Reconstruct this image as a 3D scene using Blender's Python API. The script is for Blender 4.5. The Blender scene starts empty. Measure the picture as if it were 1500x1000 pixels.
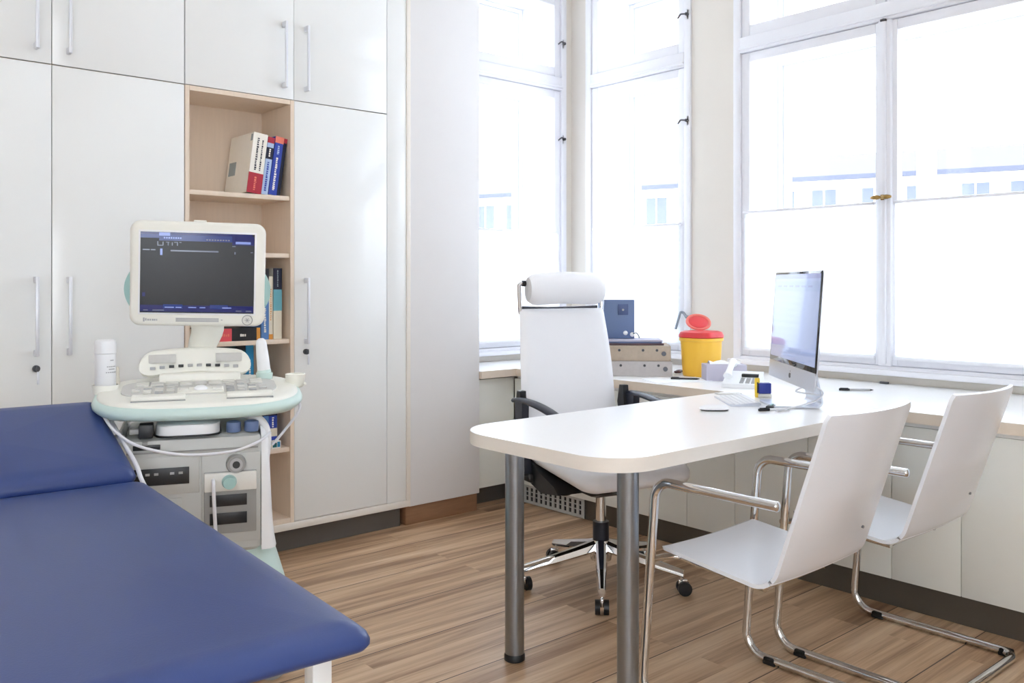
import bpy, bmesh, math, random
from mathutils import Vector, Matrix
random.seed(7)
R = math.radians
PI = math.pi
sc = bpy.context.scene
col = sc.collection

# ------------------------------------------------------------------ materials
def lin(c):
    return tuple(((v / 255) / 12.92 if v / 255 <= .04045 else ((v / 255 + .055) / 1.055) ** 2.4) for v in c)

def mat(name, rgb, rough=.5, metal=0., spec=.5, coat=0., noise=0., nscale=40., bump=0., bscale=200.,
        emit=None, estr=0., srgb=True, stretch=(1, 1, 1), trans=0.):
    m = bpy.data.materials.new(name); m.use_nodes = True
    nt = m.node_tree; n = nt.nodes; l = nt.links
    b = n['Principled BSDF']
    c = lin(rgb) if srgb else rgb
    b.inputs['Base Color'].default_value = (*c, 1)
    b.inputs['Roughness'].default_value = rough
    b.inputs['Metallic'].default_value = metal
    b.inputs['Specular IOR Level'].default_value = spec
    b.inputs['Coat Weight'].default_value = coat
    b.inputs['Coat Roughness'].default_value = .05
    if emit is not None:
        b.inputs['Emission Color'].default_value = (*lin(emit), 1)
        b.inputs['Emission Strength'].default_value = estr
    if trans:
        b.inputs['Transmission Weight'].default_value = trans
    if noise or bump:
        tc = n.new('ShaderNodeTexCoord'); mp = n.new('ShaderNodeMapping')
        mp.inputs['Scale'].default_value = stretch
        l.new(tc.outputs['Object'], mp.inputs['Vector'])
    if noise:
        t = n.new('ShaderNodeTexNoise'); t.inputs['Scale'].default_value = nscale; t.inputs['Detail'].default_value = 4
        l.new(mp.outputs[0], t.inputs['Vector'])
        r = n.new('ShaderNodeMix'); r.data_type = 'RGBA'
        r.inputs['A'].default_value = (*[max(0, v * (1 - noise)) for v in c], 1)
        r.inputs['B'].default_value = (*[min(1, v * (1 + noise)) for v in c], 1)
        l.new(t.outputs['Fac'], r.inputs['Factor']); l.new(r.outputs['Result'], b.inputs['Base Color'])
    if bump:
        t2 = n.new('ShaderNodeTexNoise'); t2.inputs['Scale'].default_value = bscale; t2.inputs['Detail'].default_value = 3
        l.new(mp.outputs[0], t2.inputs['Vector'])
        bp = n.new('ShaderNodeBump'); bp.inputs['Strength'].default_value = bump; bp.inputs['Distance'].default_value = .002
        l.new(t2.outputs['Fac'], bp.inputs['Height']); l.new(bp.outputs[0], b.inputs['Normal'])
    return m

M = {}
M['wall'] = mat('cream_plaster', (226, 220, 211), .85, noise=.015, nscale=6, bump=.05, bscale=120)
M['wallwhite'] = mat('white_plaster', (243, 242, 240), .9, noise=.01, nscale=6)
M['pier'] = mat('pale_plaster', (231, 229, 229), .85, noise=.015, nscale=6, bump=.04, bscale=150)
M['ceil'] = mat('ceiling_paint', (245, 245, 244), .9, noise=.01, nscale=5)
M['winpaint'] = mat('white_gloss_window_paint', (237, 237, 242), .35, noise=.006, nscale=15)
M['gloss'] = mat('white_gloss_lacquer', (240, 241, 240), .13, spec=.5, noise=.006, nscale=4)
M['lowdoor'] = mat('pearl_gloss_lacquer', (237, 238, 232), .16, spec=.5, noise=.02, nscale=3)
M['carcass'] = mat('pale_maple_board', (232, 214, 195), .5, noise=.06, nscale=12, stretch=(6, 6, .6), bump=.03)
M['edge'] = mat('pale_edge_band', (238, 231, 222), .5, noise=.03, nscale=20, stretch=(1, 1, 4))
M['edgewood'] = mat('beige_edge_band', (233, 219, 202), .5, noise=.04, nscale=15, stretch=(3, .5, 4))
M['plinth'] = mat('dark_grey_plinth', (96, 92, 88), .35, noise=.05, nscale=10)
M['plinthdark'] = mat('taupe_dark_plinth', (84, 78, 70), .35, noise=.05, nscale=10)
M['woodbase'] = mat('brown_wood_skirting', (150, 112, 84), .5, noise=.25, nscale=9, stretch=(1, 1, 8))
M['worktop'] = mat('white_laminate', (248, 247, 246), .28, noise=.01, nscale=30)
M['chrome'] = mat('chrome', (225, 225, 225), .07, metal=1., noise=.02, nscale=30)
M['steel'] = mat('satin_steel', (150, 156, 164), .3, metal=1., noise=.05, nscale=25, stretch=(1, 1, 8))
M['alu'] = mat('silver_aluminium', (214, 218, 228), .3, metal=.85, noise=.02, nscale=60)
M['handle'] = mat('brushed_handle', (228, 230, 236), .35, metal=.35, noise=.03, nscale=60)
M['brass'] = mat('aged_brass', (150, 120, 70), .35, metal=1., noise=.1, nscale=60)
M['dkmetal'] = mat('dark_metal', (96, 96, 100), .4, metal=.8, noise=.1, nscale=60)
M['black'] = mat('black_plastic', (26, 27, 30), .4, noise=.1, nscale=60)
M['navyblack'] = mat('blue_black_plastic', (34, 38, 50), .35, noise=.08, nscale=60)
M['rubber'] = mat('black_rubber', (18, 18, 18), .7, noise=.1, nscale=60)
M['whiteleather'] = mat('white_leather', (240, 240, 243), .42, noise=.01, nscale=20, bump=.12, bscale=350)
M['whiteshell'] = mat('white_shell_laminate', (236, 239, 246), .22, noise=.006, nscale=10)
M['blue'] = mat('blue_vinyl', (47, 66, 122), .36, spec=.5, noise=.06, nscale=7, bump=.10, bscale=260)
M['whitemetal'] = mat('white_coated_steel', (236, 236, 234), .35, noise=.01, nscale=20)
M['cream'] = mat('cream_plastic', (241, 240, 231), .38, noise=.01, nscale=20)
M['mint'] = mat('mint_plastic', (204, 225, 219), .35, noise=.02, nscale=20)
M['tealcap'] = mat('teal_grip', (160, 196, 192), .4, noise=.02, nscale=20)
M['bodygrey'] = mat('warm_grey_plastic', (188, 189, 186), .42, noise=.015, nscale=20)
M['greykeys'] = mat('grey_keys', (205, 203, 199), .45, noise=.05, nscale=80)
M['keyline'] = mat('pale_keys', (222, 220, 214), .4, noise=.02, nscale=80)
M['midgrey'] = mat('mid_grey_plastic', (150, 150, 148), .4, noise=.03, nscale=40)
M['lightgrey'] = mat('light_grey_print', (176, 176, 178), .5, noise=.03, nscale=40)
M['whiteplastic'] = mat('white_plastic', (243, 244, 246), .3, noise=.006, nscale=20)
M['cable'] = mat('white_cable', (226, 226, 232), .4, noise=.01, nscale=20)
M['paper'] = mat('white_paper', (245, 246, 248), .8, noise=.01, nscale=20)
M['pages'] = mat('book_pages', (232, 226, 212), .85, noise=.06, nscale=30, stretch=(30, 1, 1))
M['yellow'] = mat('yellow_plastic', (252, 200, 70), .38, noise=.02, nscale=20)
M['red'] = mat('red_plastic', (226, 62, 66), .38, noise=.02, nscale=20)
M['redinner'] = mat('coral_red_plastic', (242, 132, 120), .4, noise=.02, nscale=20)
M['lilac'] = mat('lilac_card', (196, 192, 208), .6, noise=.02, nscale=20)
M['kraft'] = mat('marbled_card', (186, 170, 152), .7, noise=.12, nscale=60)
M['greycard'] = mat('grey_card', (190, 184, 182), .7, noise=.08, nscale=60)
M['slate'] = mat('slate_blue_plastic', (104, 124, 164), .42, noise=.03, nscale=20)
M['slatedark'] = mat('dark_slate_blue', (78, 96, 140), .42, noise=.03, nscale=20)
M['royal'] = mat('royal_blue', (42, 58, 150), .4, noise=.04, nscale=20)
M['highl'] = mat('highlighter_yellow', (250, 212, 66), .4, noise=.02, nscale=20)
M['maroon'] = mat('dark_maroon', (70, 26, 34), .3, noise=.05, nscale=20)

def glass_mat():
    m = bpy.data.materials.new('window_glass'); m.use_nodes = True
    nt = m.node_tree; n = nt.nodes; l = nt.links; n.clear()
    o = n.new('ShaderNodeOutputMaterial'); mx = n.new('ShaderNodeMixShader'); t = n.new('ShaderNodeBsdfTransparent')
    g = n.new('ShaderNodeBsdfGlossy'); lw = n.new('ShaderNodeLayerWeight'); lw.inputs['Blend'].default_value = .5; pw = n.new('ShaderNodeMath'); pw.operation = 'POWER'; pw.inputs[1].default_value = 5; f = n.new('ShaderNodeMath'); f.operation = 'MULTIPLY_ADD'; f.inputs[1].default_value = .7; f.inputs[2].default_value = .02; l.new(lw.outputs['Facing'], pw.inputs[0]); l.new(pw.outputs[0], f.inputs[0])
    t.inputs['Color'].default_value = (.925, .94, .955, 1); g.inputs['Roughness'].default_value = .02
    l.new(f.outputs[0], mx.inputs[0]); l.new(t.outputs[0], mx.inputs[1]); l.new(g.outputs[0], mx.inputs[2]); l.new(mx.outputs[0], o.inputs[0])
    return m
M['glass'] = glass_mat()

def blind_mat():
    m = bpy.data.materials.new('translucent_blind_fabric'); m.use_nodes = True
    nt = m.node_tree; n = nt.nodes; l = nt.links; n.clear()
    o = n.new('ShaderNodeOutputMaterial'); mx = n.new('ShaderNodeMixShader'); d = n.new('ShaderNodeBsdfDiffuse'); t = n.new('ShaderNodeBsdfTranslucent')
    tc = n.new('ShaderNodeTexCoord'); nz = n.new('ShaderNodeTexNoise'); nz.inputs['Scale'].default_value = 300
    mc = n.new('ShaderNodeMix'); mc.data_type = 'RGBA'
    mc.inputs['A'].default_value = (.86, .89, .91, 1); mc.inputs['B'].default_value = (.92, .94, .95, 1)
    l.new(tc.outputs['Object'], nz.inputs['Vector']); l.new(nz.outputs['Fac'], mc.inputs['Factor'])
    l.new(mc.outputs['Result'], d.inputs['Color']); l.new(mc.outputs['Result'], t.inputs['Color'])
    mx.inputs[0].default_value = .6
    l.new(d.outputs[0], mx.inputs[1]); l.new(t.outputs[0], mx.inputs[2]); l.new(mx.outputs[0], o.inputs[0])
    return m
M['blind'] = blind_mat()

def floor_mat():
    m = bpy.data.materials.new('oak_plank_floor'); m.use_nodes = True
    nt = m.node_tree; n = nt.nodes; l = nt.links
    b = n['Principled BSDF']
    tc = n.new('ShaderNodeTexCoord')
    def brick(w, h, mortar, off, c1, c2, cm):
        k = n.new('ShaderNodeTexBrick'); k.offset = off; k.offset_frequency = 2; k.squash = 1
        k.inputs['Scale'].default_value = 1; k.inputs['Mortar Size'].default_value = mortar; k.inputs['Mortar Smooth'].default_value = .1
        k.inputs['Brick Width'].default_value = w; k.inputs['Row Height'].default_value = h
        k.inputs['Color1'].default_value = (*c1, 1); k.inputs['Color2'].default_value = (*c2, 1); k.inputs['Mortar'].default_value = (*cm, 1)
        l.new(tc.outputs['Object'], k.inputs['Vector'])
        return k
    k1 = brick(9.0, .313, .0022, .37, (0, 0, 0), (1, 1, 1), (.5, .5, .5))
    k2 = brick(1.5, .313 / 3, .0, .43, (0, 0, 0), (1, 1, 1), (.5, .5, .5))
    mp = n.new('ShaderNodeMapping'); mp.inputs['Scale'].default_value = (.5, 9, 1); l.new(tc.outputs['Object'], mp.inputs['Vector'])
    # every strip has its own stretch of grain
    ad = n.new('ShaderNodeVectorMath'); ad.operation = 'MULTIPLY_ADD'
    l.new(k2.outputs['Color'], ad.inputs[0]); ad.inputs[1].default_value = (13, 5, 0); l.new(mp.outputs[0], ad.inputs[2])
    g1 = n.new('ShaderNodeTexNoise'); g1.inputs['Scale'].default_value = 1.6; g1.inputs['Detail'].default_value = 6; g1.inputs['Roughness'].default_value = .62
    g1.inputs['Distortion'].default_value = .6
    l.new(ad.outputs[0], g1.inputs['Vector'])
    mp2 = n.new('ShaderNodeMapping'); mp2.inputs['Scale'].default_value = (1.6, 60, 1); l.new(tc.outputs['Object'], mp2.inputs['Vector'])
    g2 = n.new('ShaderNodeTexNoise'); g2.inputs['Scale'].default_value = 2.5; g2.inputs['Detail'].default_value = 5
    l.new(mp2.outputs[0], g2.inputs['Vector'])
    a1 = n.new('ShaderNodeMath'); a1.operation = 'MULTIPLY_ADD'; l.new(g1.outputs['Fac'], a1.inputs[0]); a1.inputs[1].default_value = .95
    s2 = n.new('ShaderNodeMath'); s2.operation = 'MULTIPLY'; l.new(g2.outputs['Fac'], s2.inputs[0]); s2.inputs[1].default_value = .22
    l.new(s2.outputs[0], a1.inputs[2])
    sk1 = n.new('ShaderNodeSeparateColor'); l.new(k1.outputs['Color'], sk1.inputs[0])
    sk2 = n.new('ShaderNodeSeparateColor'); l.new(k2.outputs['Color'], sk2.inputs[0])
    t1 = n.new('ShaderNodeMath'); t1.operation = 'MULTIPLY_ADD'; l.new(sk1.outputs[0], t1.inputs[0]); t1.inputs[1].default_value = .12; l.new(a1.outputs[0], t1.inputs[2])
    t2 = n.new('ShaderNodeMath'); t2.operation = 'MULTIPLY_ADD'; l.new(sk2.outputs[0], t2.inputs[0]); t2.inputs[1].default_value = .16; l.new(t1.outputs[0], t2.inputs[2])
    cr = n.new('ShaderNodeValToRGB'); e = cr.color_ramp.elements
    e[0].position = .40; e[0].color = (*lin((100, 76, 56)), 1)
    e[1].position = .98; e[1].color = (*lin((234, 208, 176)), 1)
    q = e.new(.60); q.color = (*lin((158, 124, 94)), 1)
    q = e.new(.76); q.color = (*lin((202, 168, 134)), 1)
    l.new(t2.outputs[0], cr.inputs[0])
    mm = n.new('ShaderNodeMix'); mm.data_type = 'RGBA'; mm.inputs['B'].default_value = (*lin((58, 40, 28)), 1)
    l.new(k1.outputs['Fac'], mm.inputs['Factor']); l.new(cr.outputs[0], mm.inputs['A'])
    l.new(mm.outputs['Result'], b.inputs['Base Color'])
    b.inputs['Roughness'].default_value = .38
    bp = n.new('ShaderNodeBump'); bp.inputs['Strength'].default_value = .25; bp.inputs['Distance'].default_value = .001
    l.new(g2.outputs['Fac'], bp.inputs['Height']); l.new(bp.outputs[0], b.inputs['Normal'])
    return m
M['floor'] = floor_mat()

# ------------------------------------------------------------------ mesh helpers
class MB:
    def __init__(s, M4=None):
        s.bm = bmesh.new(); s.mats = []; s.M = M4
    def _done(s, verts, mt, M4=None):
        for m4 in (M4, s.M):
            if m4 is not None:
                bmesh.ops.transform(s.bm, matrix=m4, verts=verts)
        fs = set()
        for v in verts: fs.update(v.link_faces)
        if mt is not None:
            if mt not in s.mats: s.mats.append(mt)
            i = s.mats.index(mt)
            for f in fs: f.material_index = i
    def box(s, x0, x1, y0, y1, z0, z1, bev=0, mt=None, seg=2, M4=None):
        r = bmesh.ops.create_cube(s.bm, size=1)
        vs = r['verts']
        for v in vs:
            v.co = Vector(((x0 + x1) / 2 + v.co.x * (x1 - x0), (y0 + y1) / 2 + v.co.y * (y1 - y0), (z0 + z1) / 2 + v.co.z * (z1 - z0)))
        if bev:
            es = list({e for v in vs for e in v.link_edges})
            rr = bmesh.ops.bevel(s.bm, geom=es, offset=bev, segments=seg, profile=.5, affect='EDGES')
            vs = list({v for f in rr['faces'] for v in f.verts} | {v for v in vs if v.is_valid})
        s._done(vs, mt, M4); return s
    def cyl(s, p0, p1, r0, r1=None, seg=24, mt=None, M4=None):
        r1 = r0 if r1 is None else r1
        p0 = Vector(p0); p1 = Vector(p1); d = p1 - p0
        r = bmesh.ops.create_cone(s.bm, cap_ends=True, segments=seg, radius1=r0, radius2=r1, depth=d.length)
        q = Vector((0, 0, 1)).rotation_difference(d.normalized()).to_matrix().to_4x4()
        bmesh.ops.transform(s.bm, matrix=Matrix.Translation((p0 + p1) / 2) @ q, verts=r['verts'])
        s._done(r['verts'], mt, M4); return s
    def rings(s, rings, closed=False, cap=True, mt=None, M4=None):
        """loft: list of rings (each a list of points, same count)"""
        vv = [[s.bm.verts.new(p) for p in rg] for rg in rings]
        n = len(vv[0]); m = len(vv)
        for i in range(m if closed else m - 1):
            a, b = vv[i], vv[(i + 1) % m]
            for j in range(n):
                k = (j + 1) % n
                try: s.bm.faces.new((a[j], a[k], b[k], b[j]))
                except ValueError: pass
        if cap and not closed:
            s.bm.faces.new(list(reversed(vv[0]))); s.bm.faces.new(vv[-1])
        allv = [v for rg in vv for v in rg]
        s._done(allv, mt, M4); return s
    def grid(s, rows, mt=None, M4=None):
        """open sheet from rows of points"""
        vv = [[s.bm.verts.new(p) for p in rg] for rg in rows]
        for i in range(len(vv) - 1):
            for j in range(len(vv[0]) - 1):
                s.bm.faces.new((vv[i][j], vv[i][j + 1], vv[i + 1][j + 1], vv[i + 1][j]))
        s._done([v for rg in vv for v in rg], mt, M4); return s
    def tube(s, pts, r, seg=12, closed=False, mt=None, M4=None):
        pts = [Vector(p) for p in pts]; n = len(pts)
        rr = r if isinstance(r, (list, tuple)) else [r] * n
        rings = []; up = None
        for i in range(n):
            a = pts[i - 1] if (i > 0 or closed) else pts[i]; b = pts[(i + 1) % n] if (i < n - 1 or closed) else pts[i]
            t = (b - a).normalized()
            if up is None:
                up = Vector((0, 0, 1)) if abs(t.z) < .9 else Vector((1, 0, 0))
            u = (up - t * up.dot(t)).normalized(); w = t.cross(u); up = u
            rings.append([pts[i] + (u * math.cos(2 * PI * k / seg) + w * math.sin(2 * PI * k / seg)) * rr[i] for k in range(seg)])
        return s.rings(rings, closed=closed, mt=mt, M4=M4)
    def lathe(s, prof, c=(0, 0, 0), seg=32, mt=None, M4=None):
        rings = [[(c[0] + max(r, 1e-4) * math.cos(2 * PI * k / seg), c[1] + max(r, 1e-4) * math.sin(2 * PI * k / seg), c[2] + z) for k in range(seg)] for r, z in prof]
        return s.rings(rings, mt=mt, M4=M4)
    def prism(s, pts, z0, z1, mt=None, bev=0, M4=None, mt_side=None):
        n = len(pts)
        area = sum(pts[i][0] * pts[(i + 1) % n][1] - pts[(i + 1) % n][0] * pts[i][1] for i in range(n))
        if area < 0: pts = pts[::-1]
        a = [s.bm.verts.new((x, y, z0)) for x, y in pts]; b = [s.bm.verts.new((x, y, z1)) for x, y in pts]
        sides = [s.bm.faces.new((a[i], a[(i + 1) % n], b[(i + 1) % n], b[i])) for i in range(n)]
        s.bm.faces.new(a[::-1]); top = s.bm.faces.new(b)
        vs = a + b
        if bev:
            es = list(top.edges)
            rr = bmesh.ops.bevel(s.bm, geom=es, offset=bev, segments=2, profile=.5, affect='EDGES')
            vs = list({v for f in rr['faces'] for v in f.verts} | {v for v in vs if v.is_valid})
        s._done(vs, mt, M4)
        if mt_side is not None:
            if mt_side not in s.mats: s.mats.append(mt_side)
            s.bm.normal_update()
            for f in {f for v in vs if v.is_valid for f in v.link_faces}:
                if abs(f.normal.z) < .3: f.material_index = s.mats.index(mt_side)
        return s
    def ball(s, c, rx, ry=None, rz=None, seg=20, mt=None, M4=None):
        r = bmesh.ops.create_uvsphere(s.bm, u_segments=seg, v_segments=seg // 2, radius=1)
        for v in r['verts']:
            v.co = Vector((c[0] + v.co.x * rx, c[1] + v.co.y * (ry or rx), c[2] + v.co.z * (rz or rx)))
        s._done(r['verts'], mt, M4); return s
    def build(s, name, material=None, parent=None, smooth=35, loc=None, rot=None):
        bmesh.ops.recalc_face_normals(s.bm, faces=s.bm.faces[:])
        me = bpy.data.meshes.new(name); s.bm.to_mesh(me); s.bm.free()
        if s.mats:
            for k in s.mats: me.materials.append(M[k])
        elif material:
            me.materials.append(M[material])
        if smooth:
            me.polygons.foreach_set('use_smooth', [True] * len(me.polygons))
            me.set_sharp_from_angle(angle=R(smooth))
        o = bpy.data.objects.new(name, me); col.objects.link(o)
        if parent is not None: o.parent = parent
        if loc is not None: o.location = loc
        if rot is not None: o.rotation_euler = rot
        return o

def fillet(pts, rad, n=8):
    pts = [Vector(p) for p in pts]; out = [pts[0]]
    for i in range(1, len(pts) - 1):
        p = pts[i]; a = (pts[i - 1] - p); b = (pts[i + 1] - p)
        r = rad[i - 1] if isinstance(rad, (list, tuple)) else rad
        ang = a.angle(b)
        t = min(r / math.tan(ang / 2), a.length * .49, b.length * .49)
        p0 = p + a.normalized() * t; p1 = p + b.normalized() * t
        c = p + (a.normalized() + b.normalized()).normalized() * (t / math.cos(ang / 2)) if abs(math.cos(ang / 2)) > 1e-6 else p
        v0 = p0 - c; v1 = p1 - c; th = v0.angle(v1) if v0.length > 1e-9 else 0
        for k in range(n + 1):
            f = k / n
            if th < 1e-4: out.append(p0.lerp(p1, f)); continue
            out.append(c + (v0 * math.sin((1 - f) * th) + v1 * math.sin(f * th)) / math.sin(th))
    out.append(pts[-1]); return out

def bez(p0, p1, p2, p3, n=16):
    p0, p1, p2, p3 = map(Vector, (p0, p1, p2, p3))
    return [(1 - t) ** 3 * p0 + 3 * (1 - t) ** 2 * t * p1 + 3 * (1 - t) * t * t * p2 + t ** 3 * p3 for t in [k / n for k in range(n + 1)]]

def spline(pts, n=6):
    P = [Vector(p) for p in pts]; P = [2 * P[0] - P[1]] + P + [2 * P[-1] - P[-2]]; out = []
    for i in range(1, len(P) - 2):
        for k in range(n):
            t = k / n; a, b, c, d = P[i - 1], P[i], P[i + 1], P[i + 2]
            out.append(.5 * (2 * b + (c - a) * t + (2 * a - 5 * b + 4 * c - d) * t * t + (3 * b - a - 3 * c + d) * t ** 3))
    out.append(P[-2]); return out

def rrect(x0, x1, y0, y1, r, n=6):
    rs = r if isinstance(r, (list, tuple)) else [r] * 4   # corners: (x1,y1) (x0,y1) (x0,y0) (x1,y0)
    out = []
    for (cx, cy, a0), q in zip(((x1, y1, 0), (x0, y1, 90), (x0, y0, 180), (x1, y0, 270)), rs):
        sx = -1 if cx == x1 else 1; sy = -1 if cy == y1 else 1
        q = max(q, 1e-4)
        for k in range(n + 1):
            a = R(a0 + 90 * k / n)
            out.append((cx + sx * q + q * math.cos(a), cy + sy * q + q * math.sin(a)))
    return out

def tag(o, label, cat, group=None, kind=None):
    o['label'] = label; o['category'] = cat
    if group: o['group'] = group
    if kind: o['kind'] = kind
    return o

def thing(name, label, cat, loc=(0, 0, 0), rz=0, group=None, rot=None):
    o = bpy.data.objects.new(name, None); col.objects.link(o)
    o.empty_display_size = .05
    o.location = loc; o.rotation_euler = rot if rot else (0, 0, rz)
    return tag(o, label, cat, group)

def struct(o): o['kind'] = 'structure'; return o

def copy_tree(o, parent=None):
    c = o.copy(); col.objects.link(c)
    if parent is not None: c.parent = parent
    for ch in [x for x in bpy.data.objects if x.parent == o]:
        copy_tree(ch, c)
    return c

RX = lambda a: Matrix.Rotation(R(a), 4, 'X')
RY = lambda a: Matrix.Rotation(R(a), 4, 'Y')
RZ = lambda a: Matrix.Rotation(R(a), 4, 'Z')
T = lambda x, y, z: Matrix.Translation((x, y, z))

# ------------------------------------------------------------------ camera
H = 1.22
cam = bpy.data.cameras.new('camera'); co = bpy.data.objects.new('camera', cam); col.objects.link(co)
co.location = (0, 0, H); co.rotation_euler = (R(90), 0, -R(40.926))
cam.sensor_width = 36; cam.lens = 36 * 1292.2 / 1500; cam.shift_y = -(500 - 415.8) / 1500
cam.clip_start = .05; cam.clip_end = 500
sc.camera = co

# ------------------------------------------------------------------ room shell
XL, YF, XR, YB, CZ = -1.9, -1.9, 4.10, 4.13, 3.35
WT = .52
b = MB(); b.box(XL - .2, XR + .1, YF - .2, YB + .1, -.1, 0); struct(b.build('floor', 'floor', smooth=0))
b = MB(); b.box(XL - .2, XR + WT, YF - .2, YB + WT, CZ, CZ + .15); struct(b.build('ceiling', 'ceil', smooth=0))
b = MB(); LY0, LY1, LZ0, LZ1 = -1.4, -.2, .75, 2.35      # unseen left wall, with an added window that lets in fill light
b.box(XL - .15, XL, YF - .15, LY0, -.05, CZ); b.box(XL - .15, XL, LY1, YB + .5, -.05, CZ)
b.box(XL - .15, XL, LY0, LY1, -.05, LZ0); b.box(XL - .15, XL, LY0, LY1, LZ1, CZ)
struct(b.build('wall_left', 'wallwhite', smooth=0))
b = MB()
for a0, a1 in ((LY0, LY0 + .05), (LY1 - .05, LY1), (-.825, -.775)): b.box(XL - .09, XL - .02, a0, a1, LZ0, LZ1, bev=.004)
b.box(XL - .09, XL - .02, LY0, LY1, LZ0, LZ0 + .05, bev=.004); b.box(XL - .09, XL - .02, LY0, LY1, LZ1 - .05, LZ1, bev=.004)
wl = struct(b.build('fill_window_left', 'winpaint'))
b = MB(); b.box(XL - .06, XL - .056, LY0 + .05, LY1 - .05, LZ0 + .05, LZ1 - .05); b.build('pane', 'glass', wl, smooth=0)
b = MB(); FX0, FX1, FZ0, FZ1 = -1.1, .40, .60, 2.55      # wall behind the camera, its window made up for fill light
b.box(XL, FX0, YF - .15, YF, -.05, CZ); b.box(FX1, XR + .5, YF - .15, YF, -.05, CZ)
b.box(FX0, FX1, YF - .15, YF, -.05, FZ0); b.box(FX0, FX1, YF - .15, YF, FZ1, CZ)
struct(b.build('wall_front', 'wallwhite', smooth=0))
b = MB()
for a0, a1 in ((FX0, FX0 + .05), (FX1 - .05, FX1), (-.35, -.30)): b.box(a0, a1, YF - .09, YF - .02, FZ0, FZ1, bev=.004)
b.box(FX0, FX1, YF - .09, YF - .02, FZ0, FZ0 + .05, bev=.004); b.box(FX0, FX1, YF - .09, YF - .02, FZ1 - .05, FZ1, bev=.004)
wf = struct(b.build('fill_window_front', 'winpaint'))
b = MB(); b.box(FX0 + .05, FX1 - .05, YF - .06, YF - .056, FZ0 + .05, FZ1 - .05); b.build('pane', 'glass', wf, smooth=0)
ZS, ZT = .80, 3.12           # window opening
W3 = (1.15, 2.865); W2 = (3.153, 3.995); W1 = (3.17, 4.045)
b = MB()
b.box(XR, XR + WT, YF, YB + WT, -.05, ZS, mt='wall')
b.box(XR, XR + WT, YF, YB + WT, ZT, CZ, mt='wall')
b.box(XR, XR + WT, YF, W3[0], ZS, ZT, mt='wall')
b.box(XR, XR + WT, W3[1], W2[0], ZS, ZT, mt='wall')
b.box(XR, XR + WT, W2[1], YB + WT, ZS, ZT, mt='wall')
struct(b.build('wall_right', smooth=0))
b = MB()
b.box(XL, XR, YB, YB + WT, -.05, ZS, mt='wall')
b.box(XL, XR, YB, YB + WT, ZT, CZ, mt='wall')
b.box(XL, W1[0], YB, YB + WT, ZS, ZT, mt='wall')
b.box(W1[1], XR, YB, YB + WT, ZS, ZT, mt='wall')
struct(b.build('wall_back', smooth=0))
# pier between the cupboards and the window niche
b = MB(); b.box(2.527, 2.98, 3.705, YB, .095, CZ, bev=.003); struct(b.build('wall_pier', 'pier'))
b = MB(); b.box(2.515, 2.975, 3.72, 3.80, 0, .095, bev=.002); struct(b.build('baseboard_back', 'woodbase'))

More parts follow.
